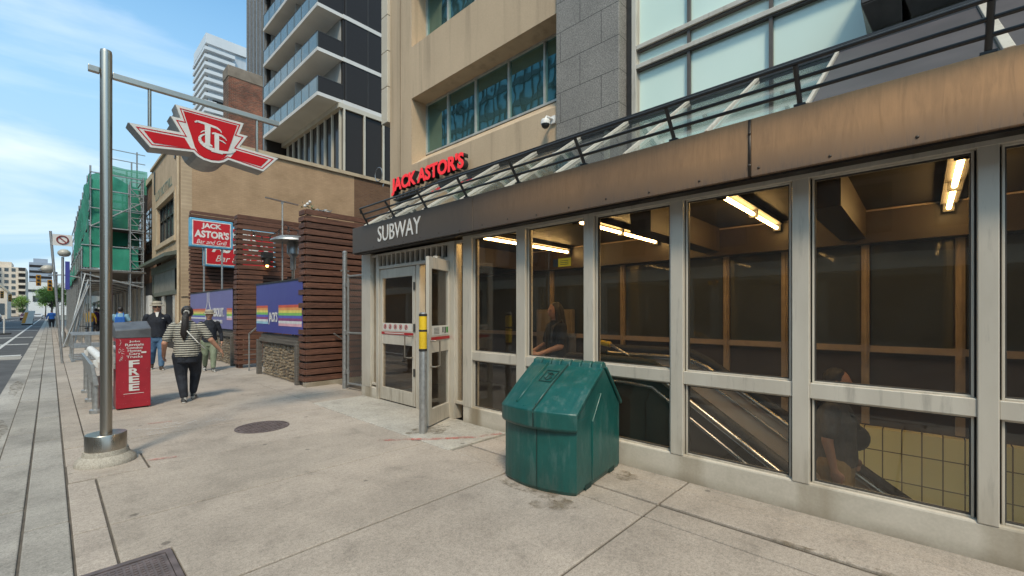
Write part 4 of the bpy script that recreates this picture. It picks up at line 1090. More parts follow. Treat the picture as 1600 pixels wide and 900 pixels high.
# order: right side going down then left side going up
def rl_(h): return [(CX_+a,z) for a,z in h]+[(CX_,3.19)]+[(CX_-a,z) for a,z in reversed(h)]
outline=rl_(half[1:])
pf=lambda x,z,d:(x,d,z)
cab=MB().prism(outline,pf,YF,YF+.20)
shield=[(.30,3.735),(.262,3.60),(.335,3.598),(.24,3.40),(.165,3.262),(.13,3.228),(.075,3.203)]
cab.prism(rl_(shield),pf,YF+.201,YF+.46)
cab.build('cabinet',M['sign_side'],ts,bevel=.006)
M['face_white']=solid('sign_face_white',(.66,.64,.60),.35,c2=(.58,.56,.53),scale=5)
MB().prism(poly_offset(outline,.006),pf,YF-.004,YF+.002).build('white_face',M['face_white'],ts)
# thin red keyline as a ring between two insets
a_=poly_offset(outline,.030); b_=poly_offset(outline,.040); n=len(a_); kl=MB()
for i in range(n):
    j=(i+1)%n; q=[a_[i],a_[j],b_[j],b_[i]]; kl.prism(q,pf,YF-.0065,YF-.0045)
kl.build('red_keyline',M['red_paint'],ts)
rf=MB()
for s in (1,-1):
    rf.prism([(CX_+s*a,z) for a,z in ((.245,3.398),(.588,3.378),(.508,3.272),(.186,3.296))],pf,YF-.0075,YF-.0045)
sh=[(.256,3.690),(.150,3.320),(.125,3.278),(.085,3.245),(.04,3.230)]
rf.prism([(CX_+a,z) for a,z in sh]+[(CX_-a,z) for a,z in reversed(sh)],pf,YF-.0075,YF-.0045)
rf.build('red_field',M['red_paint'],ts)
# monogram of interlocked letters
mg=MB()
def st(P,w,y=YF-.011):
    for (x0,z0,w0),(x1,z1,w1) in zip(P,P[1:]):
        d=Vector((x1-x0,z1-z0)).normalized(); n=Vector((-d.y,d.x))
        q=[(CX_+x0+n.x*w0/2,z0+n.y*w0/2),(CX_+x1+n.x*w1/2,z1+n.y*w1/2),(CX_+x1-n.x*w1/2,z1-n.y*w1/2),(CX_+x0-n.x*w0/2,z0-n.y*w0/2)]
        mg.prism(q,pf,y,y+.0035)
st([(-.155,3.600,.014),(-.13,3.617,.022),(-.06,3.612,.026),(.05,3.598,.024),(.085,3.580,.014),(.098,3.555,.006)],0)
st([(-.035,3.612,.055),(-.035,3.400,.045),(-.035,3.385,.09)],0,YF-.0112)
st([(-.075,3.383,.014),(.01,3.379,.014)],0,YF-.0114)
st([(.005,3.520,.014),(.03,3.532,.02),(.10,3.522,.022),(.135,3.500,.012),(.148,3.480,.005)],0,YF-.0116)
st([(.052,3.528,.045),(.052,3.330,.042)],0,YF-.0118)
st([(.0,3.322,.014),(.11,3.318,.014)],0,YF-.012)
cpts=[(.075-.185*math.cos(t*.26-.75),3.430-.095*math.sin(t*.26-.75),.010+.028*math.sin(math.pi*t/13)) for t in range(14)]
st([(x-.0,z,w) for x,z,w in cpts],0,YF-.0122)
st([(-.10,3.50,.006),(-.075,3.525,.012),(-.05,3.535,.006)],0,YF-.0124)
st([(.06,3.47,.008),(.11,3.46,.014),(.14,3.44,.006)],0,YF-.0126)
mg.build('monogram',M['face_white'],ts)

# ------------------------------------------------------------------ newspaper box
def _newsm():
    m,t,p=nt('chipped_red_box'); v=world_pos(t); a=noise_(t,v,38,5,.8); b=noise_(t,v,6,6)
    c=ramp(t,b,[(.3,(.26,.008,.017)),(.7,(.34,.012,.024))]); c=mix(t,ramp(t,a,[(.665,0.0),(.69,1.0)]),c,(.62,.55,.53)); 
    L(t,c,p.inputs['Base Color']); p.inputs['Roughness'].default_value=.4; return m
M['news']=_newsm()
M['news_top']=solid('worn_black_top',(.06,.06,.065),.5,c2=(.11,.115,.125),scale=5)
nb_=thing('newspaper_box',(.89,9.15,0),'chipped red free newspaper box with black sloping top on the sidewalk','newspaper box')
def newsbox():
    x0,x1,y0,y1=.69,1.10,8.93,9.36
    MB().box(x0,x1,y0,y1,.02,1.12).build('cabinet',M['news'],nb_,bevel=.008)
    MB().box(x0+.03,x1-.03,y0+.03,y1-.03,0,.02).build('foot',M['rubber'],nb_)
    MB().hexa([(x0-.008,y0-.008,1.10),(x1+.008,y0-.008,1.10),(x1+.008,y1+.008,1.10),(x0-.008,y1+.008,1.10)],[(x0-.008,y0-.008,1.22),(x1+.008,y0-.008,1.25),(x1+.008,y1+.008,1.36),(x0-.008,y1+.008,1.34)]).build('top',M['news_top'],nb_,bevel=.012)
    cx=(x0+x1)/2
    MB().box(x0-.003,x0+.004,y0+.05,y1-.05,.62,1.05).build('side_window',M['shop_glass'],nb_)
    for k,w_ in enumerate(('Jobs','Rentals','Condos','Homes','Cars','Trucks')):
        lettering('small_lettering',w_,(cx+.01,y0-.001,1.045-k*.047),(1,0,0),.030*len(w_)+.012,.037,.003,M['sticker'],nb_,bold=.015)
    for k,w_ in enumerate('FREE'):
        lettering('big_lettering',w_,(cx+.005,y0-.001,.70-k*.122),(1,0,0),.125,.108,.003,M['sticker'],nb_,bold=.03)
    MB().box(cx-.12,cx+.12,y0-.003,y0,.236,.243).build('web_line',M['sticker'],nb_)
    st_=MB(); r=random.Random(8)
    for k in range(26): 
        z=.75+r.random()*.32; x=x0+.03+r.random()*.05; st_.bar((x,y0-.002,z),(x+r.uniform(-.02,.03),y0-.002,z+r.uniform(-.02,.03)),.003,.004)
    st_.build('scratches',M['sticker'],nb_)
    MB().box(cx+.09,cx+.15,y0-.004,y0,.86,.885).build('torn_label',M['sticker'],nb_)
newsbox()
# ------------------------------------------------------------------ leaning rail beside the kerb
be=thing('leaning_rail',(.47,10.2,0),'low galvanised leaning rail with three round feet near the kerb','leaning rail')
for y in (8.95,10.15,11.35):
    f=MB().lathe([(.075,0),(.075,.05),(.06,.06)],(.47,y,0),18).lathe([(.042,.05),(.042,.55)],(.47,y,0),14); f.build('foot',M['steel2'],be,smooth=40)
MB().hexa([(.44,8.85,.42),(.50,8.85,.42),(.50,11.5,.42),(.44,11.5,.42)],[(.40,8.85,.74),(.44,8.85,.74),(.44,11.5,.74),(.40,11.5,.74)]).build('back_plate',M['steel2'],be,bevel=.005)
MB().tube([(.53,8.85,.80),(.53,11.5,.80)],.058,14).box(.44,.49,8.9,8.96,.68,.79).box(.44,.49,11.38,11.44,.68,.79).build('top_tube',M['white_paint'],be,smooth=50)
# ------------------------------------------------------------------ no stopping sign on a leaning post
ns=thing('no_stopping_sign',(.25,18.4,0),'small no stopping sign on a thin leaning post near the scaffolding','sign')
MB().tube([(.25,18.4,0),(.01,18.4,3.86)],.03,8).build('post',M['steel2'],ns,smooth=50)
MB().box(.05,.46,18.34,18.355,3.45,3.78).build('plate',M['white_paint'],ns)
rg=MB(); c=(.255,18.335,3.62)
rg.tube([(c[0]+.115*math.cos(k*.2618),c[1],c[2]+.115*math.sin(k*.2618)) for k in range(24)],.018,6,0,closed=True)
rg.bar((c[0]-.08,c[1],c[2]+.08),(c[0]+.08,c[1],c[2]-.08),.03,.01,(0,1,0),0)
rg.build('symbol',solid('dark_red_symbol',(.22,.03,.03),.5),ns)
# cluster street lamp
lp_=thing('street_lamp',(.42,30,0),'tall street lamp with round frosted globes and blue banner by the scaffolding','street lamp')
MB().lathe([(.11,0),(.11,.5),(.06,.6),(.05,4.15)],(.42,30,0),14).tube([(-.05,30,3.25),(.42,30,3.3),(1.6,30,3.1)],.03,8).build('pole',M['steel2'],lp_,smooth=50)
M['globe']=solid('frosted_globe',(.45,.43,.38),.35)
for x,z in ((.47,4.35),(-.08,3.55),(1.62,3.5)): MB().lathe([(.05,-.18),(.16,-.15),(.235,-.04),(.22,.06),(.12,.16),(.02,.19)],(x,30,z),18).build('globe',M['globe'],lp_,smooth=True)
MB().box(.50,.66,29.95,30.0,2.6,3.95).build('pennant',solid('blue_pennant',(.05,.06,.32),.6),lp_)
# bike rack and bicycle by the scaffold legs
for y,l in ((18.9,'tubular steel barrier nearest the camera in the row near the kerb'),(19.6,'second tubular steel barrier of the row near the kerb'),(20.4,'third tubular steel barrier of the row near the kerb'),(21.2,'farthest tubular steel barrier of the row, in front of the bicycle')):
    rk=thing('barrier_frame',(.85,y,0),l,'barrier','tubular barriers near the kerb')
    f=MB()
    for z in (.05,.42,.80): f.tube([(.45,y,z),(1.25,y,z)],.022,6)
    for x in (.48,.85,1.22): f.tube([(x,y,.05),(x,y,.80)],.02,6)
    f.build('frame',M['steel2'],rk,smooth=50)
    for x in (.48,1.22): MB().box(x-.04,x+.04,y-.2,y+.2,0,.05).build('foot',M['steel2'],rk)
bi=thing('bicycle',(.95,22.6,0),'dark bicycle parked behind the grey barrier','bicycle')
for y in (22.1,23.1):
    w_=MB().tube([(.95,y+.33*math.cos(k*.2618),.34+.33*math.sin(k*.2618)) for k in range(24)],.022,6,closed=True)
    for k in range(8): w_.tube([(.95,y,.34),(.95,y+.32*math.cos(k*.785),.34+.32*math.sin(k*.785))],.004,4)
    w_.build('wheel',M['rubber'],bi)
MB().tube([(.95,22.1,.34),(.95,22.25,.85),(.95,22.85,.80),(.95,22.6,.32),(.95,22.25,.82)],.018,6).tube([(.95,22.6,.32),(.95,23.1,.34),(.95,22.85,.80)],.015,6).build('frame',M['black_paint'],bi)
MB().tube([(.72,22.22,1.0),(.95,22.2,.98),(1.18,22.22,1.0)],.014,6).tube([(.95,22.25,.84),(.95,22.2,.98)],.014,6).build('handlebar',M['black_paint'],bi)
MB().ell((.95,22.9,.90),.07,.14,.035,10,6).build('saddle',M['rubber'],bi,smooth=True)
# bundle of leaning planks / poles at the walkway edge
bn=thing('pole_bundle',(.75,27.5,0),'bundle of grey scaffold poles leaning at the walkway entrance','pole bundle')
f=MB(); r=random.Random(2)
for k in range(9): f.tube([(.35+.05*k+r.uniform(-.03,.03),26.6+k*.15,.02),(1.15+r.uniform(-.1,.1),28.4+r.uniform(-.05,.05),3.0+r.uniform(-.3,.3))],.03,6)
f.build('poles',M['steel2'],bn,smooth=50)
# ------------------------------------------------------------------ scaffolding over the pavement
def _net():
    m,t,p=nt('green_debris_net'); v=world_pos(t); f=noise_(t,world_pos(t,(1,1,.6)),1.1,6); p.inputs['Roughness'].default_value=.8
    L(t,ramp(t,f,[(.3,(.012,.17,.11)),(.7,(.035,.32,.21))]),p.inputs['Base Color']); p.inputs['Alpha'].default_value=.94
    return m
M['net']=_net()
def _net2():
    m,t,p=nt('thin_green_net'); p.inputs['Base Color'].default_value=(.06,.27,.18,1); p.inputs['Alpha'].default_value=.82; p.inputs['Roughness'].default_value=.8; return m
M['net2']=_net2()
sc=thing('scaffolding',(2.2,29,0),'tall tube scaffolding wrapped in green netting over the sidewalk','scaffolding')
T=MB(); YS=[28.8+2.3*k for k in range(12)]
for i,y in enumerate(YS):
    for x,zt in ((1.02,4.6),(1.32,8.5 if i<9 else 6.5),(3.25,8.0 if i==0 else (10.2 if 0<i<5 else 8.2))): T.tube([(x,y,0),(x,y,zt)],.035 if i<3 else .04,6)
for z in (3.0,3.55,4.7,5.6,6.5,7.4,8.2):
    for x in (1.32,3.25): T.tube([(x,28.7,z),(x,YS[-1],z)],.03,6)
    for i,y in enumerate(YS): T.tube([(1.0 if z<5 else 1.3,y,z),(3.3,y,z)],.03,6)
T.tube([(1.02,28.7,4.5),(1.02,YS[-1],4.5)],.03,6)
for i,y in enumerate(YS[:6]):
    T.tube([(1.05,y-.05,3.35),(3.25,y-.05,2.75)],.04,6); T.tube([(1.0,y+.06,3.0),(3.25,y+.06,2.95)],.03,6)
    T.tube([(1.32,y-.04,5.6),(3.3,y-.04,7.1)],.03,6)
for x in (1.32,3.25):
    for a,b in zip(YS[:-1:2],YS[1::2]): T.tube([(x,a,4.7),(x,b,6.5)],.028,6); T.tube([(x,a,6.5),(x,b,8.2)],.028,6)
# little ladder tower beside the shop
for x in (2.75,3.25):
    for y in (28.75,29.4): T.tube([(x,y,0),(x,y,8.0+(.3 if x>3 else 0))],.032,6)
for k in range(13): T.tube([(2.75,28.75,3.7+k*.36),(3.25,28.75,3.7+k*.36)],.02,6); 
for k in range(6): T.tube([(3.05,28.72,3.7+k*.72),(2.75,28.72,4.06+k*.72)],.018,6)
for x in (2.75,3.25):
    for z in (4.2,5.0,5.8,6.6,7.4): T.tube([(x,28.75,z),(x,29.4,z)],.022,6)
# guard rails on the topmost lift
for z in (9.1,9.6,10.1): T.tube([(2.15,31.1,z),(3.6,31.1,z)],.025,6); T.tube([(2.15,31.1,z),(2.15,35.7,z)],.025,6)
T.tube([(2.15,31.1,8.2),(2.15,31.1,10.3)],.035,6)
T.build('tubes',M['steel2'],sc,smooth=50)
dk=MB().box(.95,3.35,28.7,YS[-1],3.44,3.52).box(1.25,3.35,29.0,YS[-1],5.62,5.67)
dk.build('deck',M['grey_wood'],sc)
def sheet(fn,nu,nv,amp,seed,mat,name,hole=None):
    m=MB(); vs=[];sd=Vector((seed*3.1,seed*1.7,0))
    for i in range(nu+1):
        for j in range(nv+1):
            p=Vector(fn(i/nu,j/nv)); n=noise.noise_vector(p*.9+sd)*amp + noise.noise_vector(p*2.7+sd)*amp*.4; vs.append(p+n)
    fs=[]
    for i in range(nu):
        for j in range(nv):
            a=i*(nv+1)+j; fs.append((a,a+nv+1,a+nv+2,a+1))
    m.add(vs,fs); return m.build(name,mat,sc,smooth=True,fix=False)
sheet(lambda u,v:(1.27,28.75+u*18,4.75+v*(3.5-.9*u)),40,14,.14,1,M['net'],'netting')
sheet(lambda u,v:(1.02+u*2.05,28.83,3.62+v*1.08+.05*math.sin(u*7)),16,8,.07,2,M['net'],'netting')
sheet(lambda u,v:(1.4+u*1.9,30.0+.3*u,4.9+v*(3.4+.3*math.sin(u*5))),16,14,.16,3,M['net'],'netting')
sheet(lambda u,v:(1.30+u*.75,28.85,4.8+v*3.1),6,10,.12,7,M['net'],'netting')
sheet(lambda u,v:(2.2+u*2.2,31.0+v*4,8.95-.45*u*(1-u)+.75*v),14,10,.13,4,M['net2'],'netting')
sheet(lambda u,v:(2.1+u*1.5,31.0,7.9+v*1.25),10,6,.12,5,M['net2'],'netting')
sheet(lambda u,v:(.9+.3*v,33+u*14,3.3+v*1.3),20,6,.2,6,M['net'],'netting')
# building behind the scaffold
ob=thing('old_shopfront',(6,38,0),'old brown building mostly hidden behind green netting and scaffold tubes','shop building')
MB().box(3.7,12,28.05,58,3.0,8.4).build('wall',M['red_brick_bare'],ob)
for k in range(8): MB().box(3.66,3.72,29.6+k*3.4,31.3+k*3.4,4.7,7.0).build('window',M['shop_glass'],ob)
M['cream_hoard']=solid('cream_hoarding',(.55,.50,.41),.7,c2=(.44,.39,.31),scale=1.4,stretch=(1,1,.3))
hb=MB()
for k in range(11): hb.box(3.50+.03*(k%2),3.7,30.2+k*2.5,32.6+k*2.5,0,2.9)
hb.build('lower_wall',M['cream_hoard'],ob)
MB().box(3.42,3.7,28.3,29.35,0,2.35).build('white_door',M['white_paint'],ob,bevel=.01)
MB().box(3.55,3.7,29.4,30.2,0,2.9).box(3.5,3.7,28.05,30.2,2.4,3.0).build('doorway',M['dark_int'],ob)
MB().box(3.60,12,28.05,58,8.4,8.7).build('roof',M['stone_trim'],ob)

cs=thing('corner_shop',(8,80,0),'cream low building beyond the scaffolding on the right of the street','shop building')
MB().box(3.6,14,59,110,0,7.5).build('wall',M['cream_hoard'],cs)
for k in range(9): MB().box(3.54,3.62,61+k*5.2,63.8+k*5.2,3.9,6.2).build('window',M['shop_glass'],cs)
for k in range(9): MB().box(3.54,3.62,60.5+k*5.2,64.5+k*5.2,.4,2.7).build('shop_window',M['shop_glass'],cs)
MB().box(3.4,14.1,58.9,110,7.5,7.8).build('cornice',M['stone_trim'],cs)
# ------------------------------------------------------------------ dark condominium tower behind
tw=thing('condo_tower',(16,35,0),'tall dark glass condominium with white slab balconies behind the brick shop','apartment tower')
M['slab']=solid('white_balcony_slab',(.60,.585,.56),.7,c2=(.53,.515,.49),scale=.5)
M['fin']=solid('cream_fin',(.52,.48,.40),.6,c2=(.46,.42,.35),scale=1)
M['balc_glass']=_reflective('balcony_glass',(.17,.20,.185),.3,.05,.5,1.6)
M['recess']=solid('balcony_recess_wall',(.40,.385,.36),.8,c2=(.32,.31,.29),scale=.6)
MB().box(14.3,32,30.05,47,0,75).build('core_wall',M['tower_glass'],tw)
MB().box(14.22,14.3,30.3,41,16.6,75).build('recess_wall',M['recess'],tw)
nfl=14
for k in range(nfl):
    z=16.35+3.05*k
    s=MB().box(12.5,14.29,30.0,41.0,z,z+.24).box(14.29,28,29.95,30.04,z-.02,z+.26)
    so=s.build('balcony_slab',M['slab'],tw)
    g=MB().box(12.53,12.55,30.02,41,z+.25,z+1.32); g.box(12.56,14.2,30.02,30.04,z+.25,z+1.32) if False else None
    g.build('balcony_glass',M['balc_glass'],so)
    MB().box(12.56,14.28,30.02,30.04,z+.25,z+1.32).build('end_glass',M['tower_glass'],so)
    r=MB().box(12.52,12.56,30.01,41,z+1.32,z+1.37); r.box(12.56,14.28,30.0,30.05,z+1.32,z+1.36)
    for j in range(9): r.box(12.515,12.56,30.1+j*1.36,30.14+j*1.36,z+.24,z+1.32)
    r.build('balcony_rail',M['alu_dark'],so)
    for yy in (40.9,35.4): MB().box(13.1,14.2,yy,yy+.1,z+.24,z+3.05).build('divider',M['recess'],so)
    MB().box(14.19,14.215,32.2,34.6,z+.25,z+2.5).box(14.19,14.215,37.2,39.6,z+.25,z+2.5).build('balcony_door',M['tower_glass'],so)
fn=MB()
for k in range(9): fn.box(14.16,14.3,30.2+k*1.25,30.36+k*1.25,7,16.0)
for k in range(10): fn.box(14.3+k*1.55,14.42+k*1.55,29.88,30.04,7,16.0)
fn.box(13.98,14.32,29.9,42,16.0,16.34).box(14.32,30,29.9,30.04,16.0,16.3)
fn.build('podium_fins',M['fin'],tw)
dv=MB()
for k in range(6): dv.box(12.62,12.8,41.2+k*.95,41.32+k*.95,8,75)
dv.build('side_fins',M['dull_alu'],tw)
MB().box(12.8,14.3,41.05,46.5,0,75).build('side_wall',M['tower_glass'],tw)
for k in range(16): pass
MB().box(14.45,28,30.0,30.03,16.7,75).build('corner_glass',M['tower_glass'],tw)
mg_=MB()
for k in range(8): mg_.box(14.5+k*1.7,14.54+k*1.7,29.98,30.0,16.7,60)
mg_.build('mullion',M['alu_dark'],tw)
mr=thing('round_mirror',(11.6,20.8,8.4),'small round ring fixed to the end of the tan office corner','mirror')
MB().tube([(10.62/1.7+.02,10.78,4.95+.0),(6.42,11.0,5.1)],.012,6).tube([(6.30+.0*k,11.05+.19*math.cos(k*.2618),5.35+.19*math.sin(k*.2618)) for k in range(24)],.014,6,closed=True).build('ring',M['dull_alu'],mr)
mr.location=(6.3,11.05,5.1); ORG[mr]=Vector((6.3,11.05,5.1))
for ch in [o for o in bpy.data.objects if o.parent==mr]: ch.location=Vector((11.6,20.8,8.4))-Vector((6.3,11.05,5.1))
# brick stack
bs=thing('brick_stack',(7.9,29.5,0),'square mottled red brick stack with concrete cap above the shop roof','chimney')
MB().box(7.03,8.8,29.0,30.1,0,15.1).build('shaft',M['old_brick'],bs)
MB().box(7.0,8.83,28.97,30.13,15.1,15.75).build('cap',solid('stack_cap',(.25,.21,.17),.9,c2=(.17,.14,.11),scale=2),bs,bevel=.03)
# white tower far away
wt=thing('white_tower',(48,215,0),'white high rise with balcony bands far behind the brick stack','apartment tower')
M['tower_white']=solid('pale_tower_panel',(.62,.63,.64),.5,c2=(.52,.54,.56),scale=.05)
MB().box(43.5,57,208.5,229,0,109).build('wall',solid('tower_pale_wall',(.50,.53,.56),.4,c2=(.36,.40,.44),scale=.35,stretch=(1,1,.12)),wt)
MB().box(42.6,57,207.5,229,109,113).build('crown',M['tower_white'],wt)
b=MB()
for k in range(30):
    z=106-k*3.05; b.box(42.0,52.5 if k<7 else (46 if k%2 else 55),206.6,228,z-.1,z+1.2)
b.build('balcony_bands',M['tower_white'],wt)
w_=MB()
for k in range(30):
    z=106-k*3.05; w_.box(43.4,43.5,209,228,z+1.3,z+2.8); w_.box(45,56,208.4,208.5,z+1.3,z+2.6) if k>6 else None
w_.build('window_bands',M['tower_glass'],wt)
# far end of the street
ap=thing('apartment_building',(-11,255,0),'cream eight storey apartment block far down the left of the street','apartment building')
M['cream']=solid('cream_render',(.66,.57,.47),.8,c2=(.58,.50,.41),scale=.15)
MB().box(-40,-6.3,250,275,0,18.6).box(-40,-15.4,246,250,0,23).build('wall',M['cream'],ap)
MB().box(-14,-10,252,268,18.6,20.6).build('roof',M['cream'],ap)
for f in range(8):
    for k in range(4): MB().box(-15.2+k*1.75,-14.2+k*1.75,249.9,250.0,1.2+f*2.25,2.4+f*2.25).build('window',M['shop_glass'],ap)
    MB().box(-8.3,-6.4,248.9,250,.6+f*2.25,1.4+f*2.25).build('balcony',M['cream'],ap)
    MB().box(-8.2,-6.5,249.8,249.95,1.45+f*2.25,2.75+f*2.25).build('balcony_recess',M['dark_int'],ap)
go=thing('grey_office',(-5,420,0),'grey flat topped office block at the far end of the street','office building')
MB().box(-9.3,1.0,420,440,0,34).box(-7.5,-1,425,435,34,37).build('wall',solid('hazy_grey_wall',(.30,.34,.40),.7,c2=(.26,.30,.36),scale=.2),go)
w_=MB()
for f in range(9): w_.box(-9.2,.9,419.9,420,2+f*3.6,3.6+f*3.6)
w_.build('window_bands',M['tower_glass'],go)
wb=thing('white_lowrise',(-3,330,0),'low white building with dark band below the grey office block','building')
MB().box(-8,9,330,350,0,17).build('wall',M['white_paint'],wb); MB().box(-6,9,329.8,330,7,10).box(-8,9,329.8,330,12,13.2).build('window_bands',M['shop_glass'],wb)
yb=thing('gabled_house',(-6,150,0),'pale gabled building at the left edge of the street','house')
MB().prism([(-14,0),(-6.6,0),(-6.6,6),(-9.5,9.8),(-14,9.8)],lambda x,z,d:(x,d,z),150,165).build('wall',M['cream'],yb)
MB().box(-9.6,-8.2,149.9,150,1,4).box(-7.8,-7,149.9,150,1,3.5).build('window',M['shop_glass'],yb)
yr=MB()
yr.hexa([(-6.5,149.6,5.9),(-9.5,149.6,9.8),(-9.5,165.2,9.8),(-6.5,165.2,5.9)],[(-6.5,149.6,6.2),(-9.5,149.6,10.2),(-9.5,165.2,10.2),(-6.5,165.2,6.2)]); yr.build('roof',M['stone_trim'],yb)
# trees
def leafmat(n,a,b):
    m,t,p=nt(n); p.inputs['Roughness'].default_value=.6; f=noise_(t,world_pos(t),.8,3); L(t,ramp(t,f,[(.35,a),(.65,b)]),p.inputs['Base Color']); return m
M['leaf']=leafmat('street_leaves',(.10,.20,.03),(.20,.30,.05)); M['bark']=solid('bark',(.08,.06,.045),.9)
def tree(x,y,h,r,label,seed):
    t=thing('street_tree',(x,y,0),label,'tree','trees at the far end of the street'); q=random.Random(seed)
    tk=MB().tube([(x,y,-.02),(x+.1,y,h*.3),(x-.05,y+.1,h*.55)],[.18,.13,.08],8)
    cl=[]
    for k in range(9):
        a=q.uniform(0,6.28); rr=r*q.uniform(.2,.75); c=Vector((x+rr*math.cos(a),y+rr*math.sin(a),h*q.uniform(.42,.88))); cl.append((c,r*q.uniform(.3,.5)))
        tk.tube([(x,y,h*.35),c],[.07,.02],5)
    tk.build('trunk',M['bark'],t)
    lm=MB()
    for c,cr in cl:
        for k in range(260):
            d=Vector((q.gauss(0,1),q.gauss(0,1),q.gauss(0,.8))).normalized()*cr*q.uniform(.3,1.05); p=c+d
            a=Vector((q.uniform(-1,1),q.uniform(-1,1),q.uniform(-.6,.6))).normalized()*.16; b=Vector((q.uniform(-1,1),q.uniform(-1,1),q.uniform(-1,1))).normalized()*.08
            lm.add([p-a,p+b,p+a,p-b],[(0,1,2,3)])
    lm.build('crown',M['leaf'],t,fix=False)
tree(.15,112,6.6,2.0,'bright green street tree on the right beyond the scaffolding',1); tree(.9,124,7.5,2.3,'second bright street tree, just behind and right of the first',2)
tree(-5.0,175,6.2,2.6,'low round green tree at the left side of the far street',3); tree(-9.5,170,4.5,2.0,'smallest green tree in front of the cream apartment block',4); tree(-1.0,205,10,3.4,'largest green tree at the very end of the street',5)
# traffic signals
M['signal']=solid('yellow_signal',(.70,.30,.02),.4,c2=(.62,.26,.02))
def signal(x,y,z,label,arm):
    t=thing('traffic_light',(x+arm,y,0),label,'traffic light','yellow traffic lights down the street')
    MB().tube([(x+arm,y,0),(x+arm,y,z+.9),(x,y,z+1.1)],.07,8).build('pole',M['steel2'],t)
    for dx in (0,.75):
        h=MB().box(x-.17+dx,x+.17+dx,y-.35,y-.05,z-.5-dx*.6,z+.55-dx*.6); hh=h.build('housing',M['signal'],t,bevel=.03)
        l=MB()
        for k in range(3): l.lathe([(.10,0),(.11,.08)],(x+dx,y-.44,z-.33+k*.35-dx*.6),12,axis='y')
        l.build('lens',M['black_paint'],hh)
signal(-.75,62,4.55,'yellow traffic light hanging over the road beyond the leaning sign post',1.2)
signal(-4.7,96,4.0,'yellow traffic light at the far left corner of the street',-1.0)
# distant cars
def car(x,y,c,label,rot=0):
    t=thing('parked_car',(x,y,-.125),label,'car','cars at the far end of the street'); z0=-.125
    m=solid('car_paint_%d'%int(y),c,.25,.2)
    def sec(yy,hw,zz): return (yy,hw,zz)
    b=MB(); prof=[(-2.2,.55),(-2.15,.78),(-1.2,.90),(-.55,1.38),(.85,1.42),(1.75,1.0),(2.15,.92),(2.2,.5),(2.1,.28),(-2.1,.28)]
    b.prism(prof,lambda a,zz,d:(x+d*(1 if zz<1.1 else .86),y+a,z0+zz),-.86,.86); b.build('body',m,t,bevel=.06)
    MB().prism([(-1.05,.95),(-.52,1.33),(.8,1.37),(1.6,1.02)],lambda a,zz,d:(x+d,y+a,z0+zz),-.80,.80).box(x-.62,x+.62,y-1.06,y-.9,z0+.95,z0+1.22).build('window',M['shop_glass'],t)
    for sx in (-.80,.80):
        for sy in (-1.35,1.35):
            w=MB().lathe([(.33,-.1),(.33,.1)],(x+sx,y+sy,z0+.33),16,axis='x'); wo=w.build('wheel',M['rubber'],t)
            MB().lathe([(.19,-.115),(.19,.115)],(x+sx,y+sy,z0+.33),12,axis='x').build('rim',M['dull_alu'],wo)
    for sx in (-.62,.62): MB().box(x+sx-.16,x+sx+.16,y-2.23,y-2.15,z0+.62,z0+.76).build('headlight',M['white_paint'],t)
car(-6.8,118,(.03,.03,.035),'dark car stopped at the far crossing'); car(-3.2,132,(.10,.03,.05),'dark red car farther along the street lane'); car(-2.2,165,(.6,.6,.6),'white car at the end of the street',0)
# road works board and delineator post
rb=thing('roadwork_board',(-2.0,84,-.125),'orange and white roadwork board standing in the road','road sign')
MB().hexa([(-2.5,84,0),(-1.6,84,0),(-1.6,84.05,0),(-2.5,84.05,0)],[(-2.2,84.2,1.7),(-1.3,84.2,1.7),(-1.3,84.25,1.7),(-2.2,84.25,1.7)]).build('board',M['white_paint'],rb)
MB().hexa([(-2.5,83.98,.1),(-2.2,83.98,.1),(-2.2,83.99,.1),(-2.5,83.99,.1)],[(-2.2,84.17,1.5),(-1.9,84.17,1.5),(-1.9,84.18,1.5),(-2.2,84.18,1.5)]).build('stripe',M['signal'],rb)
MB().box(-2.5,-1.5,83.9,84.6,-.125,.02).build('foot',M['rubber'],rb)
dl=thing('delineator_post',(-2.3,49,-.125),'white delineator post with black rubber base in the road','post')
MB().tube([(-2.3,49,-.08),(-2.3,49,1.15)],.05,10).build('post',M['white_paint'],dl); MB().box(-2.65,-1.95,48.8,49.2,-.122,-.03).build('base',M['rubber'],dl,bevel=.02)
# facing side of the street (seen in the window reflections)
op=thing('facing_building',(-20,10,0),'brown brick block across the street with dark shop windows','building')
MB().box(-30,-18.5,-45,64,4.2,13).build('wall',bricks('dark_brown_brick',(.30,.22,.17),(.26,.19,.15),(.22,.18,.15),plane='yz'),op)
MB().box(-30,-18.9,-45,64,0,4.2).build('shop_wall',M['grey_wood'],op)
for k in range(36):
    for z in (5.2,9.2): MB().box(-18.55,-18.45,-44+k*3,-42.4+k*3,z,z+2.3).build('window',M['shop_glass'],op)
s_=MB()
for k in range(18): s_.box(-18.9,-18.5,-44+k*6,-43.5+k*6,0,4.2)
s_.box(-18.9,-18.4,-45,64,3.5,4.2); s_.build('shop_trim',M['cream_panel'],op)
ft=thing('facing_tower',(-34,48,0),'blue glass tower across the street reflected in the office windows','office tower')
MB().box(-50,-32,26,74,0,90).build('wall',M['blue_glass'],ft)
g=MB()
for k in range(28): g.box(-32.0,-31.8,26,74,2+k*3.2,2.9+k*3.2)
g.build('floor_bands',solid('blue_grey_band',(.10,.13,.17),.5),ft)
g=MB()
for k in range(33): g.box(-32.05,-31.7,26+k*1.5,26.12+k*1.5,0,90)
g.build('mullion',M['black_paint'],ft)
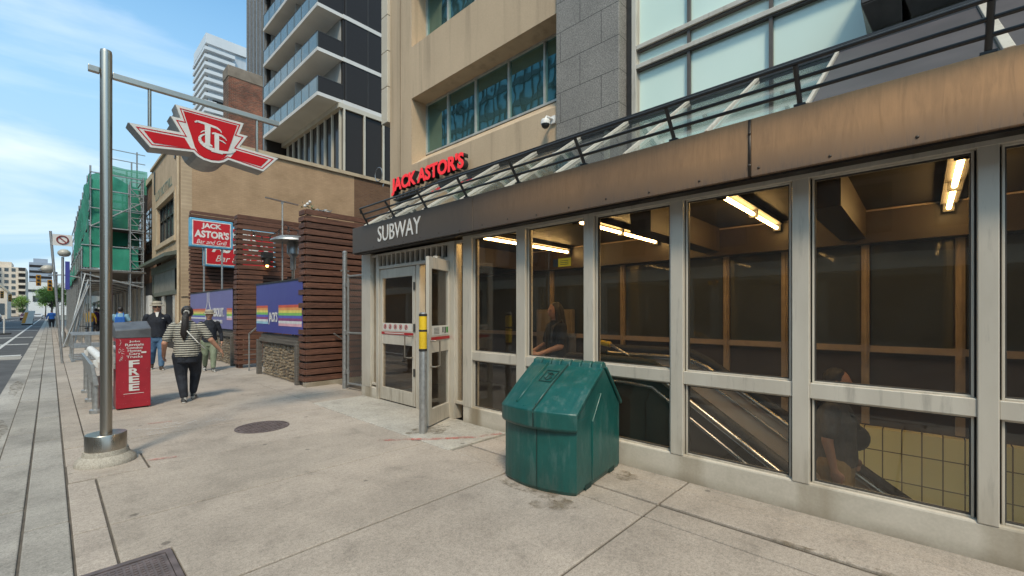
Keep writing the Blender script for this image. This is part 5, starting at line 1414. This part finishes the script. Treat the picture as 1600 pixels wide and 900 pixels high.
# ------------------------------------------------------------------ people
def rcone(mb,p0,r0,p1,r1,n=10,sq=1.0):
    """tapered capsule"""
    p0=Vector(p0);p1=Vector(p1);d=(p1-p0);Ln=d.length
    if Ln<1e-5: return
    d/=Ln; ref=Vector((0,1,0)) if abs(d.y)<.9 else Vector((1,0,0)); a=d.cross(ref).normalized(); b=a.cross(d).normalized()
    rings=[]
    def rg(c,r): rings.append([c+a*(r*math.cos(6.2832*j/n))+b*(r*sq*math.sin(6.2832*j/n)) for j in range(n)])
    for t in (1.45,1.0,.5): rg(p0-d*r0*math.sin(t),r0*math.cos(t))
    rg(p0,r0); rg(p1,r1)
    for t in (.5,1.0,1.45): rg(p1+d*r1*math.sin(t),r1*math.cos(t))
    mb.loft(rings)
def loft_z(mb,rows,n=18):
    """rows: (z, rx, ry, cx, cy)"""
    mb.loft([[Vector((cx+rx*math.cos(6.2832*j/n),cy+ry*math.sin(6.2832*j/n),z)) for j in range(n)] for z,rx,ry,cx,cy in rows])
def fused(mb,name,mat,parent,voxel,smooth=4,mats=None,fn=None):
    me=bpy.data.meshes.new('tmp'); me.from_pydata([tuple(v) for v in mb.v],[],mb.f)
    bm=bmesh.new(); bm.from_mesh(me); bmesh.ops.recalc_face_normals(bm,faces=bm.faces); bm.to_mesh(me); bm.free()
    ob=bpy.data.objects.new('tmp',me); COL.objects.link(ob)
    md=ob.modifiers.new('r','REMESH'); md.mode='VOXEL'; md.voxel_size=voxel
    if smooth: s=ob.modifiers.new('s','SMOOTH'); s.iterations=smooth; s.factor=.5
    dg=bpy.context.evaluated_depsgraph_get(); nm=bpy.data.meshes.new_from_object(ob.evaluated_get(dg))
    bpy.data.objects.remove(ob); bpy.data.meshes.remove(me)
    nm.name=name; nm.materials.clear(); nm.materials.append(mat); nm.shade_smooth()
    o=bpy.data.objects.new(name,nm); COL.objects.link(o); o.parent=parent; ORG[o]=ORG[parent]; return o

def cloth(name,c,c2=None,rough=.85,sc=9): return solid(name,c,rough,c2=c2,scale=sc,bmp=.25,bscale=25)
def local_mat(name,build):
    m,t,p=nt(name); p.inputs['Roughness'].default_value=.85
    build(t,p); return m
def _stripes(t,p):
    v=coords(t); sx=t.nodes.new('ShaderNodeSeparateXYZ'); L(t,v,sx.inputs[0])
    w=noise_(t,v,3.5,3); ad=t.nodes.new('ShaderNodeMath'); ad.operation='MULTIPLY_ADD'; L(t,w,ad.inputs[0]); ad.inputs[1].default_value=.03; L(t,sx.outputs['Z'],ad.inputs[2])
    mu=t.nodes.new('ShaderNodeMath'); mu.operation='MULTIPLY'; mu.inputs[1].default_value=27; L(t,ad.outputs[0],mu.inputs[0])
    fr=t.nodes.new('ShaderNodeMath'); fr.operation='FRACT'; L(t,mu.outputs[0],fr.inputs[0])
    L(t,ramp(t,fr.outputs[0],[(.0,(.42,.40,.34)),(.44,(.42,.40,.34)),(.50,(.022,.022,.022)),(.95,(.022,.022,.022)),(1.0,(.42,.40,.34))]),p.inputs['Base Color'])
    bump(t,p,noise_(t,coords(t,(1,1,.7)),13,4),.8,.03)
M['stripes']=local_mat('striped_jersey',_stripes)
def _jeans(dark,light):
    def f(t,p):
        v=coords(t); a=noise_(t,v,7,6,.6); L(t,ramp(t,a,[(.35,dark),(.7,light)]),p.inputs['Base Color']); bump(t,p,noise_(t,coords(t,(1,1,.6)),14,4),.8,.03)
    return f
M['dark_denim']=local_mat('dark_denim',_jeans((.008,.010,.016),(.022,.027,.040)))
M['blue_denim']=local_mat('blue_denim',_jeans((.035,.085,.17),(.085,.165,.27)))
M['khaki']=local_mat('sage_khaki',_jeans((.14,.17,.11),(.20,.23,.16)))
M['khaki2']=local_mat('tan_khaki',_jeans((.26,.17,.07),(.36,.25,.12)))
M['navy']=local_mat('navy_fleece',_jeans((.006,.008,.014),(.016,.020,.032)))
M['charcoal']=local_mat('charcoal_cotton',_jeans((.06,.058,.062),(.10,.10,.105)))
M['hat']=cloth('beige_hat_cloth',(.36,.32,.25),(.28,.245,.19)); M['shoe_brown']=solid('brown_shoe',(.07,.045,.03),.6); M['shoe_bw']=solid('black_white_shoe',(.03,.03,.03),.6,c2=(.4,.39,.37),scale=14,lo=.5,hi=.56); M['sole']=solid('pale_sole',(.42,.40,.37),.7)
M['lips']=solid('lips',(.33,.11,.09),.5); M['eye']=solid('eye_dark',(.03,.02,.018),.2)

def person(loc,rot,H,label,group=None,wide=1.0,belly=1.0,arms=None,legs=None,top='charcoal',sleeve='short',bottom='dark_denim',shoe='shoe_brown',
           skin='skin',hair='short',hat=False,glasses=False,bag=None,lean=0.0,vox=.009,face=True,extra=None,turn=0.0):
    t=thing('person',loc,label,'person',group); t.rotation_euler=(0,0,rot)
    ORG[t]=Vector((0,0,0))
    h=H; w=wide
    hipz=.515*h; shz=.815*h
    ln=lambda z: lean*(z-hipz) if z>hipz else 0      # forward lean
    LG={'L':dict(knee=(-.062*h*w,.02*h,.28*h),ank=(-.06*h*w,-.02*h,.047*h)),'R':dict(knee=(.062*h*w,.03*h,.28*h),ank=(.06*h*w,0,.047*h))}
    if legs:
        for k in legs: LG[k].update({q:tuple(c*h for c in v) for q,v in legs[k].items()})
    AR={'L':dict(el=(-.165*h*w,-.01*h,.63*h),wr=(-.175*h*w,.03*h,.485*h)),'R':dict(el=(.165*h*w,-.01*h,.63*h),wr=(.175*h*w,.03*h,.485*h))}
    if arms:
        for k in arms: AR[k].update({q:tuple(c*h for c in v) for q,v in arms[k].items()})
    sw=.112*h*(1+.55*(w-1))
    sh={'L':Vector((-sw,ln(shz),shz-.022*h)),'R':Vector((sw,ln(shz),shz-.022*h))}
    hip={'L':Vector((-.052*h*w,0,hipz-.02*h)),'R':Vector((.052*h*w,0,hipz-.02*h))}
    hy=ln(.93*h)+.012*h; hc=Vector((0,hy,.932*h))
    sides=('L','R')
    # ---- body, one continuous surface
    b=MB()
    loft_z(b,[(hipz-.06*h,.085*h*w,.070*h*w,0,0),(hipz,.10*h*w,.075*h*w,0,0),(hipz+.09*h,.082*h*w,.065*h*w*belly,0,ln(hipz+.09*h)),(hipz+.2*h,.098*h*w,.068*h*w,0,ln(hipz+.2*h)),(shz-.05*h,.096*h*w,.058*h,0,ln(shz)),(shz-.012*h,.076*h*w,.048*h,0,ln(shz)),(shz+.022*h,.042*h,.040*h,0,ln(shz+.03*h))])
    rcone(b,(0,ln(shz),shz-.005*h),.045*h,(0,hy-.008*h,.885*h),.034*h)
    b.ell(hc,.0475*h,.058*h,.068*h,18,12)
    b.ell(hc+Vector((0,.012*h,-.030*h)),.036*h,.042*h,.036*h,14,9)                 # jaw
    b.ell(hc+Vector((0,.060*h,-.010*h)),.0085*h,.012*h,.014*h,10,7)                # nose
    b.ell(hc+Vector((0,.050*h,.012*h)),.030*h,.010*h,.008*h,10,7)                  # brow
    for s in (-1,1): b.ell(hc+Vector((s*.049*h,-.002*h,-.006*h)),.006*h,.012*h,.018*h,8,6)
    for s in sides:
        el=Vector(AR[s]['el']);wr=Vector(AR[s]['wr']); el.y+=ln(el.z); wr.y+=ln(wr.z)
        fat=1+.5*(w-1)
        rcone(b,sh[s],.029*h*fat,el,.026*h*fat); rcone(b,el,.026*h*fat,wr,.0165*h*fat)
        d=(wr-el).normalized(); sgn=1 if s=='R' else -1
        inn=Vector((-sgn,0,0)); inn=(inn-d*inn.dot(d)).normalized(); fwd=d.cross(inn).normalized()
        if fwd.y<0: fwd=-fwd
        palm=wr+d*.045*h
        rcone(b,wr,.016*h,wr+d*.018*h,.018*h); 
        for k in range(4):
            o=fwd*((1.5-k)*.0115*h); ln_=(.040,.046,.043,.034)[k]*h; k0=palm+o; k1=k0+d*ln_*.55+inn*.006*h; k2=k1+d*ln_*.40+inn*.018*h
            rcone(b,wr+d*.014*h+o*.7,.0085*h,k0,.0075*h,8); rcone(b,k0,.0068*h,k1,.006*h,8); rcone(b,k1,.006*h,k2,.005*h,8)
        t0=wr+d*.018*h+fwd*.014*h; t1=t0+fwd*.018*h+d*.018*h+inn*.006*h; t2=t1+d*.022*h+inn*.008*h
        rcone(b,t0,.009*h,t1,.0072*h,8); rcone(b,t1,.0072*h,t2,.0058*h,8)
        kn=Vector(LG[s]['knee']);an=Vector(LG[s]['ank'])
        rcone(b,hip[s],.058*h*w,kn,.034*h*w); rcone(b,kn,.033*h*w,an,.020*h)
    body=fused(b,'body',M[skin],t,vox,3)
    if face:
        for s in (-1,1):
            e=MB().ell(hc+Vector((s*.019*h,.0535*h,-.001*h)),.0062*h,.0042*h,.0042*h,8,6); e.build('eye',M['eye'],body,smooth=True)
        MB().ell(hc+Vector((0,.0535*h,-.036*h)),.015*h,.0045*h,.0042*h,10,6).build('mouth',M['lips'],body,smooth=True)
    # ---- top
    g=MB(); o=.010*h
    hem=hipz-.035*h
    loft_z(g,[(hem,.104*h*w+o,.082*h*w*belly+o,0,0),(hipz+.03*h,.102*h*w+o,.080*h*w*belly+o,0,.0),(hipz+.10*h,.094*h*w+o,.074*h*w*belly+o,0,ln(hipz+.1*h)),(hipz+.2*h,.104*h*w+o,.074*h*w+o,0,ln(hipz+.2*h)),(shz-.05*h,.108*h*w+o*.6,.066*h*w+o*.6,0,ln(shz)),(shz-.01*h,.092*h*w,.062*h,0,ln(shz)),(shz+.024*h,.056*h,.052*h,0,ln(shz)),(shz+.038*h,.045*h,.046*h,0,ln(shz+.035*h))])
    for s in sides:
        el=Vector(AR[s]['el']);wr=Vector(AR[s]['wr']); el.y+=ln(el.z); wr.y+=ln(wr.z); fat=1+.5*(w-1)
        if sleeve=='short': rcone(g,sh[s]+Vector((0,0,-.004*h)),.042*h*fat,sh[s].lerp(el,.74),.040*h*fat,14)
        else: rcone(g,sh[s]+Vector((0,0,-.004*h)),.041*h*fat,el,.031*h*fat,12); rcone(g,el,.031*h*fat,el.lerp(wr,.93),.023*h*fat,12)
    tp=fused(g,'jacket' if sleeve=='long' else 'shirt',M[top],t,vox,5)
    # ---- trousers
    g=MB()
    loft_z(g,[(hipz-.10*h,.096*h*w,.080*h*w,0,-.004*h),(hipz-.04*h,.106*h*w,.086*h*w,0,-.004*h),(hipz+.03*h,.100*h*w,.076*h*w,0,0)])
    for s in sides:
        kn=Vector(LG[s]['knee']);an=Vector(LG[s]['ank'])
        rcone(g,hip[s]+Vector((0,0,-.01*h)),.072*h*w,kn,.050*h*w,14); rcone(g,kn,.050*h*w,an+(an-kn).normalized()*-.02*h,.035*h,14)
    fused(g,'trousers',M[bottom],t,vox,4)
    # ---- shoes
    for s in sides:
        kn=Vector(LG[s]['knee']);an=Vector(LG[s]['ank']); ft=LG[s].get('toe')
        sgn=1 if s=='R' else -1
        heel=Vector((an.x,an.y-.028*h,max(.016*h,an.z-.033*h))); toe=Vector((an.x+sgn*.015*h,an.y+.095*h,.014*h)) if ft is None else Vector(tuple(c for c in ft))
        q=MB(); rcone(q,heel,.024*h,heel.lerp(toe,.55),.025*h,12); rcone(q,heel.lerp(toe,.5),.026*h,toe,.018*h,12); rcone(q,heel+Vector((0,.01*h,.0)),.023*h,an,.027*h,12)
        so=fused(q,'shoe',M[shoe],t,vox,2)
        z=min(v.co.z for v in so.data.vertices)
        if z<0.004:
            for v in so.data.vertices: v.co.z=max(v.co.z,.004)
        q=MB()
        rcone(q,heel+Vector((0,-.006*h,-.016*h)),.0215*h,toe+Vector((0,.004*h,-.008*h)),.017*h,12)
        so2=q.build('sole',M['sole'],so,smooth=True)
        for v in so2.data.vertices: v.co.z=max(v.co.z,.002)
    # ---- hair
    g=MB()
    if hair!='none':
        g.ell(hc+Vector((0,-.012*h,.012*h)),.053*h,.060*h,.066*h,16,10)
        if hair=='bun_tail':
            g.ell(hc+Vector((0,-.045*h,.03*h)),.045*h,.035*h,.04*h)
        if hair=='long':
            rcone(g,hc+Vector((0,-.03*h,.0)),.052*h,hc+Vector((0,-.055*h,-.17*h)),.056*h); rcone(g,hc+Vector((0,-.05*h,-.12*h)),.055*h,hc+Vector((0,-.07*h,-.24*h)),.035*h)
            for s in (-1,1): rcone(g,hc+Vector((s*.042*h,.0,.0)),.02*h,hc+Vector((s*.05*h,-.01*h,-.13*h)),.022*h)
        ho=fused(g,'hair',M['hair'],t,vox,2)
        # keep the face clear
        for v in ho.data.vertices:
            lim=hc.y+.024*h+max(0,(v.co.z-hc.z-.028*h))*.7
            if v.co.y>lim and v.co.z<hc.z+.055*h: v.co.y=lim-.012*h
        if hair=='bun_tail':
            q=MB(); P=[hc+Vector((0,-.072*h,.006*h)),hc+Vector((-.010*h,-.093*h,-.05*h)),hc+Vector((-.012*h,-.10*h,-.14*h)),hc+Vector((-.022*h,-.112*h,-.22*h)),hc+Vector((-.018*h,-.105*h,-.285*h))]
            q.tube(P,[.020*h,.030*h,.034*h,.030*h,.008*h],14); q.build('ponytail',M['hair'],ho,smooth=True)
            MB().tube([hc+Vector((.02*h*math.cos(k*.628),-.080*h,.004*h+.016*h*math.sin(k*.628))) for k in range(10)],.010*h,6,closed=True).build('hair_tie',M['sign_side'],ho,smooth=True)
    if hat:
        q=MB(); c=hc+Vector((0,0,.028*h))
        q.lathe([(.088*h,-.012*h),(.090*h,-.006*h),(.062*h,.010*h),(.058*h,.045*h),(.045*h,.058*h),(.005*h,.062*h)],c,24)
        q.build('hat',M['hat'],t,smooth=50)
        MB().lathe([(.0625*h,.008*h),(.0615*h,.022*h)],c,24).build('hat_band',M['shoe_brown'],t,smooth=50) 
    if glasses:
        q=MB(); 
        for s in (-1,1): q.ell(hc+Vector((s*.021*h,.058*h,.0)),.017*h,.006*h,.012*h,10,7)
        q.bar(hc+Vector((-.045*h,.054*h,.005*h)),hc+Vector((.045*h,.054*h,.005*h)),.004*h,.006*h)
        for s in (-1,1): q.bar(hc+Vector((s*.045*h,.054*h,.005*h)),hc+Vector((s*.05*h,.0,.005*h)),.004*h,.005*h)
        q.build('sunglasses',M['black_paint'],t,smooth=50)
    if extra: extra(t,h,hc,shz,hipz,ln)
    return t

def strap_and_bag(side,strapmat,bagmat=None):
    def f(t,h,hc,shz,hipz,ln):
        P=[(-.05*h,-.055*h,shz+.035*h),(-.03*h,-.098*h,shz-.02*h),(.03*h,-.125*h,shz-.10*h),(.10*h,-.125*h,shz-.19*h),(.155*h,-.05*h,shz-.26*h)]
        q=MB()
        for a,b in zip(P,P[1:]): q.bar(Vector(a),Vector(b),.009*h,.003*h,(0,1,0))
        q.build('bag_strap',strapmat,t)
    return f
# woman in the striped shirt, walking away
person((1.58,8.98,.0),R(-14),1.60,'woman in striped shirt with long black ponytail walking away down the sidewalk',wide=1.06,belly=1.12,top='stripes',sleeve='short',bottom='dark_denim',shoe='shoe_bw',skin='skin',hair='bun_tail',vox=.008,
       legs={'L':dict(knee=(-.052,.03,.285),ank=(-.022,-.03,.047)),'R':dict(knee=(.066,.12,.30),ank=(.040,.17,.07))},
       arms={'L':dict(el=(-.185,-.02,.62),wr=(-.20,.06,.50)),'R':dict(el=(.205,-.03,.645),wr=(.285,.02,.53))},extra=strap_and_bag('R',M['face_white']))
def zipneck(t,h,hc,shz,hipz,ln):
    MB().hexa([(-.006*h,.066*h,shz-.03*h),(.012*h,.066*h,shz-.03*h),(.012*h,.072*h,shz-.03*h),(-.006*h,.072*h,shz-.03*h)],[(-.02*h,.050*h,shz+.04*h),(.024*h,.050*h,shz+.04*h),(.024*h,.056*h,shz+.04*h),(-.02*h,.056*h,shz+.04*h)]).build('collar',M['face_white'],t)
    MB().box(-.075*h,-.052*h,.088*h,.092*h,shz-.055*h,shz-.045*h).build('chest_mark',M['face_white'],t)
person((1.93,14.65,0),R(176),1.76,'man in navy zip jacket, blue jeans and beige bucket hat walking towards the camera',wide=1.05,top='navy',sleeve='long',bottom='blue_denim',shoe='shoe_brown',skin='skin',hair='short',hat=True,glasses=True,vox=.010,
       legs={'L':dict(knee=(-.055,.06,.285),ank=(-.045,.09,.05)),'R':dict(knee=(.055,-.005,.285),ank=(.05,-.13,.085))},
       arms={'L':dict(el=(-.175,-.03,.635),wr=(-.165,.06,.515)),'R':dict(el=(.160,-.03,.63),wr=(.165,.05,.495))},extra=zipneck)
person((2.80,13.3,0),R(172),1.54,'woman in wide brimmed hat, dark sweater and sage trousers beside the gabion wall',wide=.98,top='navy',sleeve='long',bottom='khaki',shoe='shoe_bw',skin='skin',hair='short',hat=True,vox=.010,
       legs={'L':dict(knee=(-.055,.07,.285),ank=(-.045,.12,.055)),'R':dict(knee=(.055,.0,.285),ank=(.05,-.12,.08))})
# people inside the entrance
def backpack(c,z0,z1,wd_,dp):
    def f(t,h,hc,shz,hipz,ln):
        q=MB(); q.box(-wd_,wd_,-dp-.075*h,-.075*h,z0*h,z1*h); o=q.build('backpack',c,t,bevel=.04,seg=3)
        s=MB()
        for x in (-.06*h,.06*h): s.tube([(x,-.075*h,z1*h-.03),(x,-.02*h,shz+.04*h),(x,.06*h,shz-.02*h),(x,.07*h,shz-.15*h)],.012*h,6)
        s.build('bag_strap',c,t)
    return f
person((4.72,3.62,.03),R(62),1.60,'long haired woman with grey backpack seen through the window behind the grit bin',wide=1.05,top='navy',sleeve='short',bottom='charcoal',skin='skin',hair='long',vox=.010,
       arms={'L':dict(el=(-.15,.03,.64),wr=(-.09,.19,.58)),'R':dict(el=(.15,.03,.64),wr=(.09,.19,.58))},extra=backpack(M['charcoal'],.50,.74,.13,.13))
def sidebag(t,h,hc,shz,hipz,ln):
    MB().ell((-.15*h,.07*h,.60*h),.05*h,.07*h,.075*h,14,9).build('shoulder_bag',M['rubber'],t,smooth=True)
    MB().tube([(-.13*h,.05*h,.66*h),(-.02*h,-.10*h,.74*h),(.07*h,-.05*h,.845*h),(.04*h,.08*h,.76*h),(-.13*h,.09*h,.66*h)],.012*h,6).build('bag_strap',M['rubber'],t)
person((5.13,.60,-.74),R(178),1.70,'person in charcoal shirt and tan trousers with black shoulder bag riding down the escalator',wide=1.14,top='charcoal',sleeve='short',bottom='khaki2',skin='skin',hair='short',vox=.012,face=False,extra=sidebag,
       arms={'L':dict(el=(-.17,.0,.63),wr=(-.17,.05,.49)),'R':dict(el=(.165,-.01,.63),wr=(.17,.02,.49))})
# far pedestrians under the scaffolding
M['yellow_top']=cloth('mustard_cloth',(.50,.32,.03)); M['purple_top']=cloth('plum_cloth',(.09,.03,.11)); M['sky_top']=cloth('light_blue_cloth',(.20,.36,.46)); M['white_top']=cloth('pale_cloth',(.5,.5,.52)); M['royal']=cloth('royal_blue_cloth',(.02,.12,.45))
FAR='pedestrians under the scaffolding'
walk1={'L':dict(knee=(-.05,.07,.285),ank=(-.045,.12,.055)),'R':dict(knee=(.05,.0,.285),ank=(.05,-.12,.08))}
person((2.07,25.0,0),R(-8),1.72,'person in light blue top with royal blue backpack walking under the scaffolding',FAR,wide=1.12,top='sky_top',bottom='navy',vox=.013,face=False,extra=backpack(M['royal'],.52,.76,.17,.14),legs=walk1)
person((1.78,40,0),R(0),1.75,'person in mustard yellow top, nearest the kerb among the far pedestrians',FAR,wide=1.1,top='yellow_top',sleeve='long',bottom='blue_denim',vox=.018,face=False,legs=walk1)
person((2.25,43,0),R(5),1.78,'person in plum jacket among the far pedestrians under the scaffolding',FAR,wide=1.15,top='purple_top',sleeve='long',bottom='dark_denim',vox=.018,face=False)
person((2.75,42,0),R(-5),1.70,'person in pale top and blue jeans, right of the plum jacket',FAR,wide=1.1,top='white_top',bottom='blue_denim',vox=.018,face=False,legs=walk1)
person((2.55,46,0),R(0),1.74,'person in dark charcoal clothes farthest along the covered walkway',FAR,wide=1.1,top='charcoal',sleeve='long',bottom='dark_denim',vox=.018,face=False)
person((.12,62,0),R(10),1.74,'far person in blue standing at the kerb beyond the scaffolding',None,wide=1.1,top='royal',sleeve='long',bottom='dark_denim',vox=.02,face=False)
SKY_S,SUN_S,SUN_A,EXPO,CLOUD=.13,2.1,10,.56,(5.8,6.3,6.8)
# ------------------------------------------------------------------ camera and daylight
cd=bpy.data.cameras.new('camera'); cam=bpy.data.objects.new('camera',cd); COL.objects.link(cam)
YAW=math.atan2(722,680)
cam.location=(0,0,1.5); cam.rotation_euler=(R(90),0,-YAW); cd.sensor_width=36; cd.lens=680/1600*36; cd.shift_y=38/1600; cd.clip_start=.05; cd.clip_end=3000
scene.camera=cam
EL,AZ=R(52),R(222)          # sun elevation, compass azimuth (from +Y clockwise)
wd=bpy.data.worlds.new('World'); scene.world=wd; wd.use_nodes=True; t=wd.node_tree
bg=t.nodes['Background']; bg.inputs['Strength'].default_value=SKY_S
sk=t.nodes.new('ShaderNodeTexSky'); sk.sky_type='NISHITA'; sk.sun_disc=False; sk.sun_elevation=EL; sk.sun_rotation=AZ; sk.air_density=1.0; sk.dust_density=1.2; sk.ozone_density=1.5
tc=t.nodes.new('ShaderNodeTexCoord'); mp=t.nodes.new('ShaderNodeMapping'); mp.inputs['Scale'].default_value=(1.0,1.0,4.6); mp.inputs['Rotation'].default_value=(.12,.1,.5); L(t,tc.outputs['Generated'],mp.inputs[0])
f=noise_(t,mp.outputs[0],1.5,8,.55,.6)
f2=noise_(t,mp.outputs[0],.8,3,.5)
cl=ramp(t,f,[(.47,0.0),(.67,.9)]); c2=ramp(t,f2,[(.35,.35),(.65,1.0)])
mu=t.nodes.new('ShaderNodeMath'); mu.operation='MULTIPLY'; L(t,cl,mu.inputs[0]); L(t,c2,mu.inputs[1])
tint=mix(t,1.0,sk.outputs[0],(1.08,1.56,1.52),'MULTIPLY')
sz=t.nodes.new('ShaderNodeSeparateXYZ'); L(t,tc.outputs['Generated'],sz.inputs[0])
tint=mix(t,ramp(t,sz.outputs['Z'],[(0.0,1.0),(.25,.85),(.55,0.0)]),tint,(2.55,3.85,4.95))
col=mix(t,mu.outputs[0],tint,CLOUD)
L(t,col,bg.inputs[0])
sd=bpy.data.lights.new('sun','SUN'); sd.energy=SUN_S; sd.angle=R(SUN_A); sd.color=(1,.83,.62)
so=bpy.data.objects.new('sun',sd); COL.objects.link(so)
d=Vector((math.sin(AZ)*math.cos(EL),math.cos(AZ)*math.cos(EL),math.sin(EL)))
so.rotation_euler=d.to_track_quat('Z','Y').to_euler(); so.location=d*60
vs=scene.view_settings; vs.view_transform='Standard'; vs.look='None'; vs.exposure=EXPO; vs.gamma=1; vs.use_curve_mapping=False
scene.cycles.max_bounces=8; scene.cycles.transparent_max_bounces=16; scene.cycles.glossy_bounces=4; scene.cycles.diffuse_bounces=4
scene.cycles.use_denoising=True
scene.cycles.sample_clamp_indirect=6
